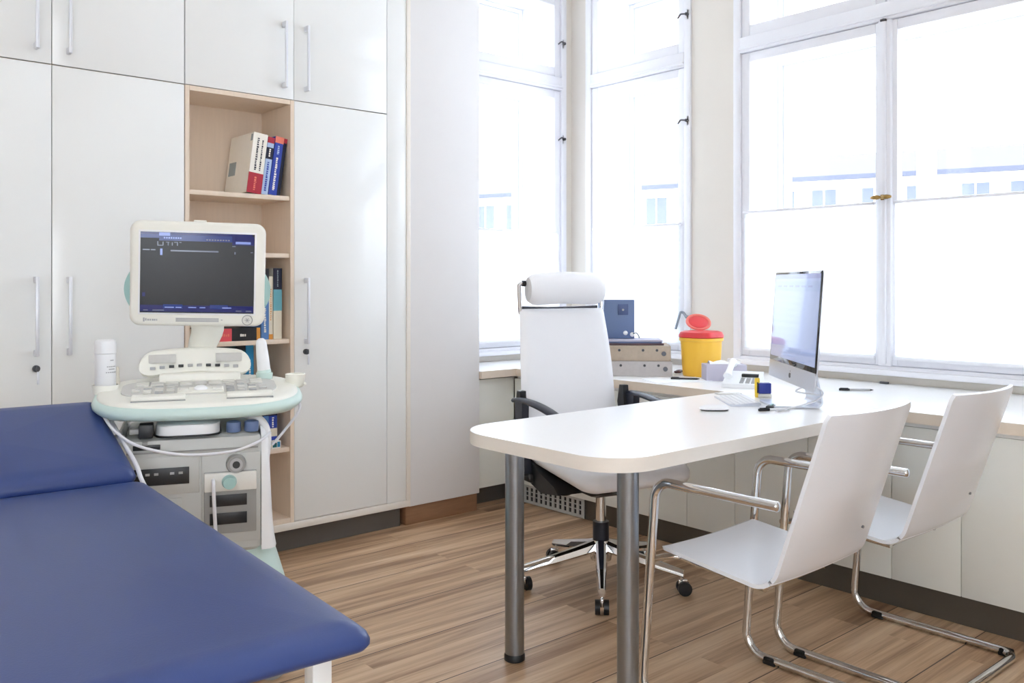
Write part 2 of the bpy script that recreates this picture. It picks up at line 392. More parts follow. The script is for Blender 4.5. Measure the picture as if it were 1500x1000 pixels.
# windows: (name, along-axis range, plane) built in a local frame: u along the wall, w outwards, z up
def window(name, u0, u1, place, leaves, handle_side, latch_z):
    root = MB(place)
    f = .045
    # inner frame (casing) flush with the room wall
    def ring(mb, a0, a1, w0, w1, z0, z1, t, tb=None, tt=None):
        tb = t if tb is None else tb; tt = t if tt is None else tt
        mb.box(a0, a0 + t, w0, w1, z0, z1, bev=.004); mb.box(a1 - t, a1, w0, w1, z0, z1, bev=.004)
        mb.box(a0 + t, a1 - t, w0, w1, z0, z0 + tb, bev=.004); mb.box(a0 + t, a1 - t, w0, w1, z1 - tt, z1, bev=.004)
    ring(root, u0 + .002, u1 - .002, -.012, .075, ZS, ZT - .002, f, tb=.03)
    root.box(u0 + f, u1 - f, -.016, .07, 2.475, 2.56, bev=.006)            # transom
    root.box(u0 + f, u1 - f, -.028, .02, 2.488, 2.502, bev=.004)           # moulding on the transom
    root.box(u0 - .01, u1 + .01, -.05, .0, ZS - .012, ZS + .014, bev=.004)   # inner sill nose
    # white timber lining of the deep reveal
    root.box(u0 + .001, u0 + .018, .07, WT - .03, ZS, ZT - .002); root.box(u1 - .018, u1 - .001, .07, WT - .03, ZS, ZT - .002)
    root.box(u0 + .018, u1 - .018, .07, WT - .03, ZS + .001, ZS + .02); root.box(u0 + .018, u1 - .018, .07, WT - .03, ZT - .02, ZT - .002)
    # outer frame
    ring(root, u0 + .018, u1 - .018, .40, .45, ZS + .02, ZT - .02, .028)
    root.box(u0 + .04, u1 - .04, .40, .45, 2.475, 2.555, bev=.005)
    ro = struct(root.build(name, 'winpaint'))
    n = leaves; span = (u1 - u0 - 2 * f) / n
    for i in range(n):
        a0 = u0 + f + i * span; a1 = a0 + span
        if n > 1:
            mp = MB(place)
            if i > 0: mp.box(a0 - .032, a0 + .032, -.02, .075, ZS + .03, 2.475, bev=.006); mp.box(a0 - .012, a0 + .012, -.034, -.015, ZS + .04, 2.47, bev=.006); mp.build('mullion', 'winpaint', ro)
            if i > 0:
                mp = MB(place); mp.box(a0 - .02, a0 + .02, .385, .45, ZS + .05, 2.46, bev=.005); mp.build('outer_mullion', 'winpaint', ro)
        for (z0, z1) in ((ZS + .03, 2.475), (2.56, ZT - f)):
            s_ = MB(place); t = .05
            ring(s_, a0 + .004, a1 - .004, .0, .05, z0 + .003, z1 - .003, t, tb=.058)
            so = s_.build('sash', 'winpaint', ro)
            p = MB(place); p.box(a0 + t, a1 - t, .02, .024, z0 + .055, z1 - .05); p.build('pane', 'glass', so, smooth=0)
            s_ = MB(place); o0, o1 = a0 + (.006 if i == 0 else .012), a1 - (.006 if i == n - 1 else .012)
            zz0, zz1 = (ZS + .05, 2.475) if z0 < 2 else (2.555, ZT - .05)
            ring(s_, o0, o1, .41, .445, zz0, zz1, .034)
            so = s_.build('outer_sash', 'winpaint', ro)
            p = MB(place); p.box(o0 + .03, o1 - .03, .42, .424, zz0 + .03, zz1 - .03); p.build('pane', 'glass', so, smooth=0)
    # catches
    for (a, z, kind) in latch_z:
        h = MB(place)
        h.cyl((a, .0, z), (a, -.03, z), .009, seg=12)
        if kind == 'hook':
            h.tube(fillet([(a, -.03, z), (a + handle_side * .035, -.032, z + .006), (a + handle_side * .06, -.03, z - .014)], .01, 4), [.005] * 12, seg=8)
            h.box(a - .008, a + .008, -.012, .0, z - .03, z + .03, bev=.003)
        elif kind == 'olive':
            h.box(a - .009, a + .009, -.042, -.034, z - .013, z + .013, bev=.003)
            h.tube(spline([(a - .05, -.052, z), (a - .025, -.056, z), (a, -.05, z), (a + .025, -.056, z), (a + .05, -.052, z)], 4),
                   [.005 + .006 * math.sin(PI * (k % 8) / 8) for k in range(17)], seg=10)
        elif kind == 'plain':
            h.box(a - .014, a + .014, -.036, -.02, z - .006, z + .006, bev=.003)
        else:
            h.tube(fillet([(a, -.03, z), (a + .012, -.04, z + .025), (a + handle_side * .03, -.045, z + .03), (a + handle_side * .07, -.04, z - .07)], .012, 4), .008, seg=10)
        h.build('window_catch', 'brass' if kind == 'olive' else 'dkmetal' if kind != 'lever' else 'steel', ro)
    return ro
# right wall: u = Y, w = X - XR
PR = Matrix(((0, 1, 0, XR), (1, 0, 0, 0), (0, 0, 1, 0), (0, 0, 0, 1)))
# back wall: u = X, w = Y - YB
PB = Matrix(((1, 0, 0, 0), (0, 1, 0, YB), (0, 0, 1, 0), (0, 0, 0, 1)))
window('window_1', W1[0], W1[1], PB, 1, -1, [(4.012, 2.78, 'hook'), (4.012, 2.16, 'hook')])
window('window_2', W2[0], W2[1], PR, 1, 1, [(3.172, 2.77, 'hook'), (3.172, 2.16, 'hook'), (3.168, 1.03, 'lever')])
window('window_3', W3[0], W3[1], PR, 2, 1, [((W3[0] + W3[1]) / 2, 1.63, 'olive'), ((W3[0] + W3[1]) / 2, 2.47, 'plain')])

# blinds on the lower half of each casement
def blind(place, a0, a1, z0, z1, label):
    r = thing('pleated_blind', label, 'window blind', place @ Vector(((a0 + a1) / 2, -.012, z0)), group='white pleated blinds on the lower window halves')
    L = Matrix.Translation(-(place @ Vector(((a0 + a1) / 2, -.012, z0)))) @ place
    m = MB(L); rows = []
    nz = int((z1 - z0) / .02)
    for k in range(nz + 1):
        z = z0 + .012 + (z1 - z0 - .024) * k / nz
        w = -.012 - (.003 if k % 2 else 0)
        rows.append([(a0, w, z), (a1, w, z)])
    m.grid(rows); m.build('fabric', 'blind', r, smooth=0)
    m = MB(L); m.box(a0 - .003, a1 + .003, -.026, -.004, z1 - .014, z1, bev=.003); m.build('top_rail', 'winpaint', r)
    m = MB(L); m.box(a0 - .003, a1 + .003, -.026, -.004, z0, z0 + .014, bev=.003); m.build('bottom_rail', 'winpaint', r)
    return r
mid3 = (W3[0] + W3[1]) / 2
blind(PB, W1[0] + .075, W1[1] - .075, .862, 1.555, 'white blind in the niche window left of the white office chair')
blind(PR, W2[0] + .07, W2[1] - .075, .862, 1.575, 'white blind behind the blue-grey box, in the window beside the corner')
blind(PR, mid3 + .05, W3[1] - .075, .862, 1.613, 'white blind right behind the computer screen')
blind(PR, W3[0] + .075, mid3 - .05, .862, 1.613, 'white blind at the right edge of the photo, right of the brass catch')

# ------------------------------------------------------------------ tall cupboards
YC = 3.70
def handle(parent, x, z0, z1, y=None):
    y = YC if y is None else y
    m = MB()
    m.box(x - .006, x + .006, y - .040, y - .031, z0, z1, bev=.003)
    for z in (z0 + .012, z1 - .012):
        m.box(x - .006, x + .006, y - .034, y - .001, z - .012, z + .012, bev=.002)
    return m.build('handle', 'handle', parent)
def lock(parent, x, z):
    m = MB(); m.cyl((x, YC - .010, z), (x, YC + .001, z), .013, seg=20, mt='dkmetal')
    m.cyl((x, YC - .018, z), (x, YC - .010, z), .006, seg=12, mt='dkmetal')
    m.box(x - .004, x + .004, YC - .026, YC - .018, z - .012, z + .012, bev=.001, mt='dkmetal')
    m.box(x - .0025, x + .006, YC - .028, YC - .0255, z - .058, z - .010, bev=.001, mt='handle')
    return m.build('lock', None, parent)
def cupboard(label, x0, x1, z0, z1, doors):
    r = thing('cupboard', label, 'cupboard', (x0, YC + .02, z0))
    m = MB(T(-x0, -YC - .02, -z0))
    t = .018; yb = YB - .005
    for a in (x0, x1 - t): m.box(a, a + t, YC + .021, yb, z0, z1)
    m.box(x0 + t, x1 - t, YC + .021, yb, z0, z0 + t); m.box(x0 + t, x1 - t, YC + .021, yb, z1 - t, z1)
    m.box(x0 + t, x1 - t, yb - .01, yb, z0 + t, z1 - t)
    m.build('carcass', 'carcass', r, smooth=0)
    off = T(-x0, -YC - .02, -z0)
    for (a0, a1, hx, hz, lk) in doors:
        m = MB(off); m.box(a0 + .0015, a1 - .0015, YC, YC + .019, z0 + .0015, z1 - .0015, bev=.0012)
        d = m.build('door', 'gloss', r)
        h = handle(d, hx, hz[0], hz[1]); h.data.transform(off)
        if lk: k = lock(d, hx + .002, lk); k.data.transform(off)
    return r
ZD = 2.058
cupboard('tall white two-door cupboard left of the open shelves, key in its left lock', .37, 1.388, .135, ZD,
         [(.37, .88, .823, (.947, 1.248), .90), (.88, 1.388, .937, (.947, 1.248), None)])
cupboard('white wall cupboard at top left with two bar handles, above the tall two-door cupboard', .37, 1.388, ZD + .002, 2.98,
         [(.37, .88, .823, (2.105, 2.405), None), (.88, 1.388, .937, (2.105, 2.405), None)])
cupboard('white wall cupboard over the open shelves, its two bar handles close together', 1.39, 2.39, ZD + .002, 2.98,
         [(1.39, 1.888, 1.835, (2.105, 2.405), None), (1.888, 2.39, 1.945, (2.105, 2.405), None)])
cupboard('tall white single-door cupboard right of the open shelves with a key below its handle', 1.89, 2.39, .135, ZD,
         [(1.89, 2.39, 1.945, (.945, 1.248), .908)])
# open bookcase
r = thing('bookcase', 'open pale wood shelf unit with books between white cupboard doors', 'bookcase', (1.39, YC, .132))
off = T(-1.39, -YC, -.132); t = .018
m = MB(off); m.box(1.3905, 1.3905 + t, YC, 4.02, .132, ZD, mt='carcass'); m.build('side_panel', None, r, smooth=0)
m = MB(off); m.box(1.8895 - t, 1.8895, YC, 4.02, .132, ZD, mt='carcass'); m.build('side_panel', None, r, smooth=0)
m = MB(off); m.box(1.41, 1.87, YC, 4.02, ZD - .02, ZD); m.build('top_panel', 'carcass', r, smooth=0)
m = MB(off); m.box(1.409, 1.8715, 4.0, 4.015, .135, ZD - .02); m.build('back_panel', 'carcass', r, smooth=0)
SH = (1.62, 1.359, .969, .722, .476)
for z in SH:
    m = MB(off); m.box(1.4095, 1.8705, YC + .008, 4.0, z - .02, z, bev=.001); m.build('shelf', 'carcass', r)
m = MB(off); m.box(1.4095, 1.8705, YC, 4.0, .1325, .155); m.build('bottom_panel', 'carcass', r, smooth=0)
# trims round the cupboards
b = MB(); b.box(.37, 2.527, YC - .004, YB - .01, .10, .132, bev=.002); struct(b.build('trim_1', 'edge'))
b = MB(); b.box(2.392, 2.503, YC, YC + .03, .134, 2.98, bev=.001); struct(b.build('trim_2', 'gloss'))
b = MB(); b.box(2.504, 2.527, YC - .006, YC + .10, .132, 2.98, bev=.002); struct(b.build('trim_3', 'edge'))
b = MB(); b.box(.37, 2.49, 3.735, 3.755, 0, .0995); struct(b.build('baseboard_left', 'plinth', smooth=0))

# ------------------------------------------------------------------ low cupboards, worktop, plinths
XC = 3.25; ZW = .75; TW = .040
low = [(.97, 1.319), (1.319, 1.571), (1.571, 1.918), (1.918, 2.268), (2.268, 2.527), (2.527, 2.88), (2.88, 3.23), (3.23, 3.727)]
low_lab = ['pearl white low cupboard rightmost under the window worktop, cut by the right photo edge',
           'narrow pearl white low cupboard behind the right visitor chair, second from the right photo edge',
           'pearl white low cupboard seen between the two visitor chair backs',
           'pearl white low cupboard behind the backrest of the left visitor chair',
           'pearl white low cupboard seen under the desk above the left visitor chair seat',
           'pearl white low cupboard seen under the desk right of the front desk leg',
           'pearl white low cupboard behind the gas column of the office chair',
           'pearl white low cupboard above the plinth vent in the corner']
for (y0, y1), lab in zip(low, low_lab):
    r = thing('low_cupboard', lab, 'cupboard', (XC, (y0 + y1) / 2, .11), group='low cupboards under the window worktop')
    off = T(-XC, -(y0 + y1) / 2, -.11)
    m = MB(off); m.box(XC + .02, 3.95, y0 + .001, y1 - .001, .112, .70); m.build('carcass', 'carcass', r, smooth=0)
    m = MB(off); m.box(XC, XC + .019, y0 + .0015, y1 - .0015, .112, .692, bev=.001); m.build('door', 'lowdoor', r)
r = thing('low_cupboard', 'small low cupboard in the niche right of the cream wall pier, under the window shelf', 'cupboard', (3.1, 3.73, .11))
off = T(-3.1, -3.73, -.11)
m = MB(off); m.box(2.985, 3.248, 3.75, 4.05, .112, .70); m.build('carcass', 'carcass', r, smooth=0)
m = MB(off); m.box(2.983, 3.2485, 3.73, 3.749, .112, .70, bev=.001); m.build('door', 'lowdoor', r)
b = MB(); b.box(3.287, 3.305, -.6, 3.86, 0, .111); struct(b.build('baseboard_right', 'plinthdark', smooth=0))
b = MB(); b.box(2.982, 3.286, 3.83, 3.85, 0, .111); struct(b.build('baseboard_niche', 'plinth', smooth=0))
b = MB(); b.box(XC + .004, XC + .02, .97, 3.70, .6935, .7085); struct(b.build('trim_4', 'whitemetal', smooth=0))
# L-shaped worktop
m = MB()
m.prism([(3.225, .0), (XR - .004, .0), (XR - .004, YB - .004), (2.983, YB - .004), (2.983, 3.685), (3.225, 3.685)], ZW - TW, ZW, mt='worktop', bev=.002, mt_side='edgewood')
tag(m.build('worktop', smooth=30), 'long L-shaped white worktop with beige edge running under the windows', 'worktop')
# vent in the plinth
r = thing('plinth_vent', 'pale metal vent grille set in the dark plinth near the corner', 'vent', (3.2865, 3.445, .055))
m = MB(); m.box(-.005, .0, -.235, .235, -.052, .050, bev=.001)
m.build('backing', 'black', r)
m = MB()
m.box(-.010, -.0045, -.235, .235, .036, .050, bev=.001); m.box(-.010, -.0045, -.235, .235, -.052, -.036, bev=.001)
for k in range(13): y = -.235 + .45 * k / 12; m.box(-.010, -.0045, y, y + .018 if k not in (0, 12) else y + .02, -.036, .036)
for z in (-.013, .011): m.box(-.009, -.0045, -.22, .23, z, z + .005)
m.build('grille', 'bodygrey', r, smooth=0)

# ------------------------------------------------------------------ desk
r = thing('desk', 'white desk with rounded front end on grey steel tube legs', 'desk', (1.884, 1.95, 0))
off = T(-1.884, -1.95, 0)
m = MB(off); m.prism(rrect(1.725, 3.2235, 1.572, 2.303, [.0, .17, .15, .0], 12), ZW - TW, ZW, mt='worktop', bev=.003, mt_side='edge')
m.build('desktop', None, r, smooth=30)
for y in (2.16, 1.672):
    m = MB(off); m.cyl((1.884, y, .022), (1.884, y, ZW - TW - .006), .031, seg=40); l_ = m.build('leg', 'steel', r)
    m = MB(off); m.lathe([(.030, 0), (.034, .003), (.034, .018), (.031, .024), (.0, .024)], (1.884, y, 0), 32); f_ = m.build('foot', 'black', l_); f_['label'] = 'black foot cap'
    m = MB(off); m.lathe([(.055, -.006), (.055, 0), (0, 0)], (1.884, y, ZW - TW), 32); m.build('mounting_plate', 'steel', l_)

# ------------------------------------------------------------------ visitor chairs
def shell_pts():
    # side profile (y forward, z) from the seat front to the top of the back
    P = fillet([(0, .415, .448), (0, .395, .458), (0, .04, .420), (0, -.117, .897)], [.015, .075], 12)
    return P
def make_visitor(label, loc):
    r = thing('visitor_chair', label, 'chair', loc, group='white cantilever visitor chairs at the desk')
    P = shell_pts(); hw = .226; th = .011; nx = 14
    L = [0]
    for i in range(1, len(P)): L.append(L[-1] + (P[i] - P[i - 1]).length)
    def sheet(i0, i1, sub):
        Q = []
        for i in range(i0, i1):
            for k in range(sub): Q.append((P[i].lerp(P[i + 1], k / sub), (P[i + 1] - P[i]).normalized()))
        Q.append((P[i1], (P[i1] - P[i1 - 1]).normalized()))
        return Q
    def rows(Q, first, last):
        top, bot = [], []
        for p, t in Q:
            nrm = Vector((0, -t.z, t.y))           # towards the sitter
            if nrm.z < 0 and abs(t.y) > abs(t.z): nrm = -nrm
            back = max(0, min(1, (p.z - .47) / .2))
            w = hw - .003 * max(0, min(1, (p.z - .45) / .44))
            # rounded free corners
            if first: w -= max(0, .03 - (p - Q[0][0]).length) ** 2 / .03 * .9
            if last: w -= max(0, .012 - (p - Q[-1][0]).length) ** 2 / .012 * .9
            rt, rb = [], []
            for k in range(nx + 1):
                s = -1 + 2 * k / nx
                sag = .036 * (1 - s * s) * back
                base = p + Vector((s * w, 0, 0)) + Vector((0, -sag, 0)) - Vector((0, 0, .006 * (1 - s * s) * (1 - back)))
                rt.append(base + nrm * th / 2); rb.append(base - nrm * th / 2)
            top.append(rt); bot.append(rb)
        return top, bot
    n = len(P)
    def solid(name, Q, first, last):
        top, bot = rows(Q, first, last)
        m = MB()
        rg = [t + list(reversed(b_)) for t, b_ in zip(top, bot)]
        m.rings(rg); return m.build(name, 'whiteshell', r, smooth=50)
    k = n - 2
    Qall_seat = [(P[i], (P[min(i + 1, n - 1)] - P[max(i - 1, 0)]).normalized()) for i in range(0, k + 1)]
    # refine the long straight seat run
    seatQ = []
    for i in range(0, k):
        a, b_ = Qall_seat[i], Qall_seat[i + 1]
        sub = max(1, int((b_[0] - a[0]).length / .03))
        for q in range(sub): seatQ.append((a[0].lerp(b_[0], q / sub), a[1].lerp(b_[1], q / sub).normalized()))
    tb = (P[n - 1] - P[n - 2]).normalized()
    seatQ.append((P[k], tb)); 
    p_s = P[k].lerp(P[n - 1], .12)
    for q in range(1, 3): seatQ.append((P[k].lerp(p_s, q / 2), tb))
    backQ = [(p_s.lerp(P[n - 1], q / 24), tb) for q in range(25)]
    solid('seat', seatQ, True, False)
    bk = solid('backrest', backQ, False, True)
    for sx in (1,):
        m = MB(); p = p_s.lerp(P[n - 1], .03); c = Vector((sx * .15, p.y - .012, p.z))
        m.cyl(c + Vector((0, .012, 0)), c + Vector((0, -.0065, -.003)), .0042, seg=14)
        m.build('bolt', 'steel', bk)
    # chrome frame: armrest - front leg - runner on each side, joined by the rear bar
    for sx in (-1, 1):
        x = sx * .2575
        pts = fillet([(x, .000, .657), (x, .395, .657), (x, .448, .0135), (x, -.115, .0135), (x * 0, -.115, .0135)], [.055, .07, .05], 10)
        m = MB(); m.tube(pts, .0135, seg=16); m.build('side_frame', 'chrome', r)
        m = MB(); m.ball((x, .0, .657), .0133, .006, .0133, seg=16); m.build('arm_end_cap', 'chrome', r)
        m = MB(); m.tube(fillet([(x, .425, .425), (x * .60, .405, .420), (x * .60, .10, .400)], .035, 8), .010, seg=12); m.build('seat_rail', 'chrome', r)
        for y in (.35, -.085):
            m = MB(); m.box(x - .016, x + .016, y - .022, y + .022, .0, .014, bev=.004); m.box(x - .0165, x + .0165, y - .02, y + .02, .008, .024, bev=.006)
            g = m.build('glide', 'rubber', r); g['label'] = 'black floor glide'
    m = MB(); m.tube([(-.154, .11, .401), (.154, .11, .401)], .010, seg=12); m.build('cross_rail', 'chrome', r)
    return r
ch = make_visitor('white cantilever visitor chair in front, nearer the rounded desk end', (2.225, 1.245, 0))
ch2 = copy_tree(ch); ch2.location = (2.868, 1.212, 0); ch2.rotation_euler.z = R(-.4)
ch2['label'] = 'white cantilever visitor chair behind on the right, beside the low cupboards'

# ------------------------------------------------------------------ office chair
r = thing('office_chair', 'white high-back swivel chair with headrest roll behind the desk', 'chair', (2.63, 2.48, 0), R(-14.5))
m = MB(); m.lathe([(.0, .10), (.042, .10), (.045, .135), (.034, .18), (.0, .18)], seg=28, mt='chrome')
m.cyl((0, 0, .16), (0, 0, .255), .033, seg=28, mt='navyblack'); m.build('hub', None, r)
m = MB(); m.cyl((0, 0, .25), (0, 0, .40), .0205, seg=24); m.build('gas_column', 'chrome', r)
for i, az in enumerate((224, 296, 8, 80, 152)):
    a = R(az + 14.5); A = Matrix.Rotation(a, 4, 'Z')
    m = MB(A); rg = []
    for q in range(9):
        f = q / 8; x = .03 + .31 * f; zc = .158 - .075 * f ** .9; w = .027 - .012 * f; h = .022 - .009 * f
        rg.append([(x, w * cx, zc + h * cz) for cx, cz in ((-1, -.6), (-.8, .5), (-.35, 1), (.35, 1), (.8, .5), (1, -.6), (.7, -1), (-.7, -1))])
    m.rings(rg); lg = m.build('base_arm', 'chrome', r)
    if i == 0:
        m = MB(A); m.rings([[(x, w * s_, z) for s_, z in ((-1, z0), (-1, z1), (1, z1), (1, z0))] for x, w, z0, z1 in ((.035, .012, .165, .186), (.15, .010, .125, .150), (.26, .006, .098, .112))])
        m.build('arm_strip', 'navyblack', lg)
    m = MB(A @ T(.328, 0, 0) @ RZ(25 * i))
    m.cyl((0, 0, .055), (0, 0, .085), .008, seg=12, mt='chrome')
    m.box(-.010, .026, -.006, .006, .028, .060, bev=.004, mt='chrome')
    for sy in (-1, 1): m.cyl((.012, sy * .007, .027), (.012, sy * .026, .027), .027, seg=24, mt='black')
    m.build('castor', None, r)
# seat
def cushion(x0, x1, y0, y1, z0, z1, rnd, crown, n=20):
    m = MB(); rings = []
    for f, ins, zf in ((0, .035, 0), (0, .012, .12), (0, .002, .35), (0, .0, .55), (0, .006, .8), (0, .03, .97)):
        pts = rrect(x0 + ins, x1 - ins, y0 + ins, y1 - ins, max(.01, rnd - ins), 8)
        rings.append([(x, y, z0 + (z1 - z0) * zf) for x, y in pts])
    ctr = [(x0 + x1) / 2, (y0 + y1) / 2]
    top = rings[-1]
    for g in (.7, .4, .12):
        rings.append([(ctr[0] + (x - ctr[0]) * g, ctr[1] + (y - ctr[1]) * g, z1 + crown * (1 - g)) for x, y, z in top])
    m.rings(rings); return m
m = cushion(-.25, .25, -.305, .205, .440, .515, .07, .012); bmesh.ops.transform(m.bm, matrix=Matrix(((1, 0, 0, 0), (0, 1, 0, 0), (0, .10, 1, .028), (0, 0, 0, 1))), verts=m.bm.verts); m.build('seat', 'whiteleather', r, smooth=60)
m = MB(); rg = []
for q, (y, w, z0, z1) in enumerate(((.22, .06, .430, .470), (.14, .12, .402, .468), (.03, .12, .378, .462), (-.07, .10, .370, .455), (-.16, .05, .40, .450))):
    rg.append([(-w, y, z1), (-w * .9, y, z0 + .008), (-w * .6, y, z0), (w * .6, y, z0), (w * .9, y, z0 + .008), (w, y, z1)])
m.rings(rg, mt='black')
m.tube([(-.09, -.02, .405), (-.15, -.03, .398), (-.17, -.035, .396)], .006, seg=8, mt='black'); m.ball((-.185, -.037, .395), .028, .012, .011, mt='black')
m.build('mechanism', None, r)
m = MB(); Q = [(.222, .515), (.225, .455), (.16, .415), (.04, .385), (-.10, .405), (-.06, .432), (.06, .468), (.14, .50)]
m.rings([[(x, y, z) for y, z in Q] for x in (-.2555, .2555)]); m.build('seat_pan', 'black', r)
# backrest: slightly curved padded panel
def back_panel():
    m = MB(); rings = []; ns = 26
    prof = [(0.0, .50, .215, .5), (.004, .515, .222, 1), (.02, .60, .229, 1), (.03, .70, .232, 1), (.043, .82, .230, 1), (.062, .95, .223, 1), (.085, 1.07, .214, 1), (.092, 1.100, .212, 1), (.094, 1.112, .208, .45)]
    Pm = spline([(w, .225 + y, z) for y, z, w, th in prof], 4)
    th_ = [p[3] for p in prof]
    for i, p in enumerate(Pm):
        f = i / 4; k = min(int(f), len(th_) - 2); th = .024 * (th_[k] + (th_[k + 1] - th_[k]) * (f - k))
        ring = []
        for q in range(ns):
            s = -1 + 2 * q / (ns - 1)
            ring.append((p.x * s, p.y + .022 * (1 - s * s) - th * (1 - abs(s) ** 6) ** .5 - .002, p.z))
        for q in range(ns):
            s = 1 - 2 * q / (ns - 1)
            ring.append((p.x * s * .995, p.y + .022 * (1 - s * s) + th * .55 * (1 - abs(s) ** 6) ** .5 + .002, p.z))
        rings.append(ring)
    m.rings(rings); return m
back_panel().build('backrest', 'whiteleather', r, smooth=60)
m = MB(); m.tube([(-.19, .335, 1.118), (-.06, .345, 1.113), (.06, .345, 1.113), (.19, .335, 1.118)], .007, seg=10); m.build('headrest_gap_line', 'dkmetal', r)  # dark tube standing in for the dark gap line below the headrest
# headrest roll
m = MB(); rings = []
for q in range(15):
    f = -1 + 2 * q / 14; x = .185 * f
    s = max((1 - min(1, abs(f)) ** 16) ** .5, .74)
    rings.append([(x, .300 + .046 * s * math.cos(2 * PI * k / 28) + .012 * f * f * -1, 1.200 + .070 * s * math.sin(2 * PI * k / 28) + .004 * math.cos(PI * f)) for k in range(28)])
m.rings(rings); m.build('headrest', 'whiteleather', r, smooth=60)
for sx in (-1, 1):
    m = MB()
    m.tube(fillet([(sx * .205, .322, 1.09), (sx * .212, .322, 1.222), (sx * .16, .315, 1.222)], .012, 5), .009, seg=10, mt='chrome')
    m.cyl((sx * .198, .317, 1.222), (sx * .176, .315, 1.222), .013, seg=14, mt='black')
    m.build('headrest_bracket', None, r)
# armrests
for sx in (-1, 1):
    x = sx * .272
    m = MB(); rg = []
    pad = spline([(x, .235, .735), (x, .17, .742), (x, .06, .738), (x * .985, -.05, .722), (x * .96, -.15, .694), (x * .93, -.21, .668)], 5)
    for i, p in enumerate(pad):
        w = .024 - .006 * abs(i / (len(pad) - 1) - .5); h = .010
        rg.append([(p.x + w * cx, p.y, p.z + h * cz) for cx, cz in ((-1, 0), (-.8, .75), (-.3, 1), (.3, 1), (.8, .75), (1, 0), (.8, -.8), (-.8, -.8))])
    m.rings(rg); m.build('armrest', 'navyblack', r, smooth=60)
    m = MB()
    m.rings([[(x + .016 * a, y + .032 * b_, z) for a, b_ in ((-1, -1), (1, -1), (1, 1), (-1, 1))] for y, z in ((.175, .735), (.178, .65), (.165, .55), (.15, .45))], mt='navyblack')
    m.rings([[(x - sx * .018 + .014 * a, y + .026 * b_ * s_, z) for a, b_ in ((-1, -1), (1, -1), (1, 1), (-1, 1))] for y, z, s_ in ((.215, .775, .55), (.22, .70, 1.0), (.215, .665, .9))], mt='black')
    m.box(x - .02, x + .02, .12, .19, .44, .462, bev=.004, mt='black')
    m.box(min(x, sx * .06), max(x, sx * .06), .105, .195, .412, .452, bev=.010, mt='black')
    m.cyl((x - sx * .02, .205, .60), (x - sx * .02, .205, .67), .011, seg=14, mt='chrome')
    m.build('arm_support', None, r)

# ------------------------------------------------------------------ exam couch
r = thing('exam_couch', 'blue vinyl examination couch with raised head end in the foreground', 'couch', (.757, 1.20, 0), R(-3.7))
def pad(name, x0, x1, y0, y1, z0, z1, rn, M4=None):
    m = MB(); rings = []
    for ins, zf in ((.016, 0), (.005, .08), (.0, .22), (.0, .36), (.005, .58), (.016, .80), (.034, .95), (.06, 1.0)):
        pts = rrect(x0 + ins, x1 - ins, y0 + ins, y1 - ins, max(.012, rn - ins * .6), 8)
        rings.append([(x, y, z0 + (z1 - z0) * zf) for x, y in pts])
    top = rings[-1]; cx, cy = (x0 + x1) / 2, (y0 + y1) / 2
    for g in (.8, .5, .2):
        rings.append([(cx + (x - cx) * g, cy + (y - cy) * g, z1 + .006 * (1 - g)) for x, y, z in top])
    m.rings(rings, M4=M4); return m.build(name, 'blue', r, smooth=60)
pad('seat_cushion', -.70, .0, .0, 1.335, .636, .682, .032)
SHX = Matrix(((1, -.022, 0, 0), (0, 1, 0, 0), (0, 0, 1, 0), (0, 0, 0, 1)))
pad('back_cushion', -.70, -.024, .015, .485, .0, .055, .03, M4=T(0, 1.315, .655) @ RX(19.5) @ SHX)
m = MB(); m.box(-.64, -.072, .068, .10, .612, .6355, bev=.002); m.box(-.64, -.072, 1.22, 1.25, .612, .6355, bev=.002); m.box(-.64, -.61, .10, 1.22, .612, .6355, bev=.002); m.box(-.092, -.062, .10, 1.22, .612, .6355, bev=.002); m.build('frame', 'whitemetal', r)
m = MB(T(0, 1.315, .655) @ RX(19.5)); m.box(-.66, -.08, .06, .45, -.02, -.001, bev=.003); m.build('back_frame', 'whitemetal', r)
for x in (-.625, -.062):
    for y in (.085, 1.24):
        m = MB(); m.box(x - .017, x + .017, y - .017, y + .017, .02, .612, bev=.003, mt='whitemetal'); l_ = m.build('leg', None, r)
        m = MB(); m.lathe([(.02, 0), (.024, .004), (.024, .02), (0, .022)], (x, y, 0), 20); m.build('foot', 'black', l_)
for y in (.085, 1.24):
    m = MB(); m.box(-.608, -.072, y - .012, y + .012, .16, .19, bev=.002); m.build('cross_bar', 'whitemetal', r)

# ------------------------------------------------------------------ ultrasound machine
us = thing('ultrasound_machine', 'cream and mint ultrasound cart with dark screen beside the couch', 'ultrasound machine', (1.11, 2.82, 0), R(-21))
C_us = Vector((1.11, 2.82, 0)); RU = Matrix.Rotation(R(-21), 4, 'Z')
def usw(x, y, z): return C_us + RU @ Vector((x, y, z))
def supere(a, yf, yb, n=2.7, N=56, ox=0, oy=0):
    out = []
    for k in range(N):
        t = 2 * PI * k / N; c, s = math.cos(t), math.sin(t)
        x = a * math.copysign(abs(c) ** (2 / n), c); y = (yb if s > 0 else yf) * math.copysign(abs(s) ** (2 / n), s)
        out.append((x + ox, y + oy))
    return out
def tilt(x, y, z): return (x, y, z + (y + .2) * .115)
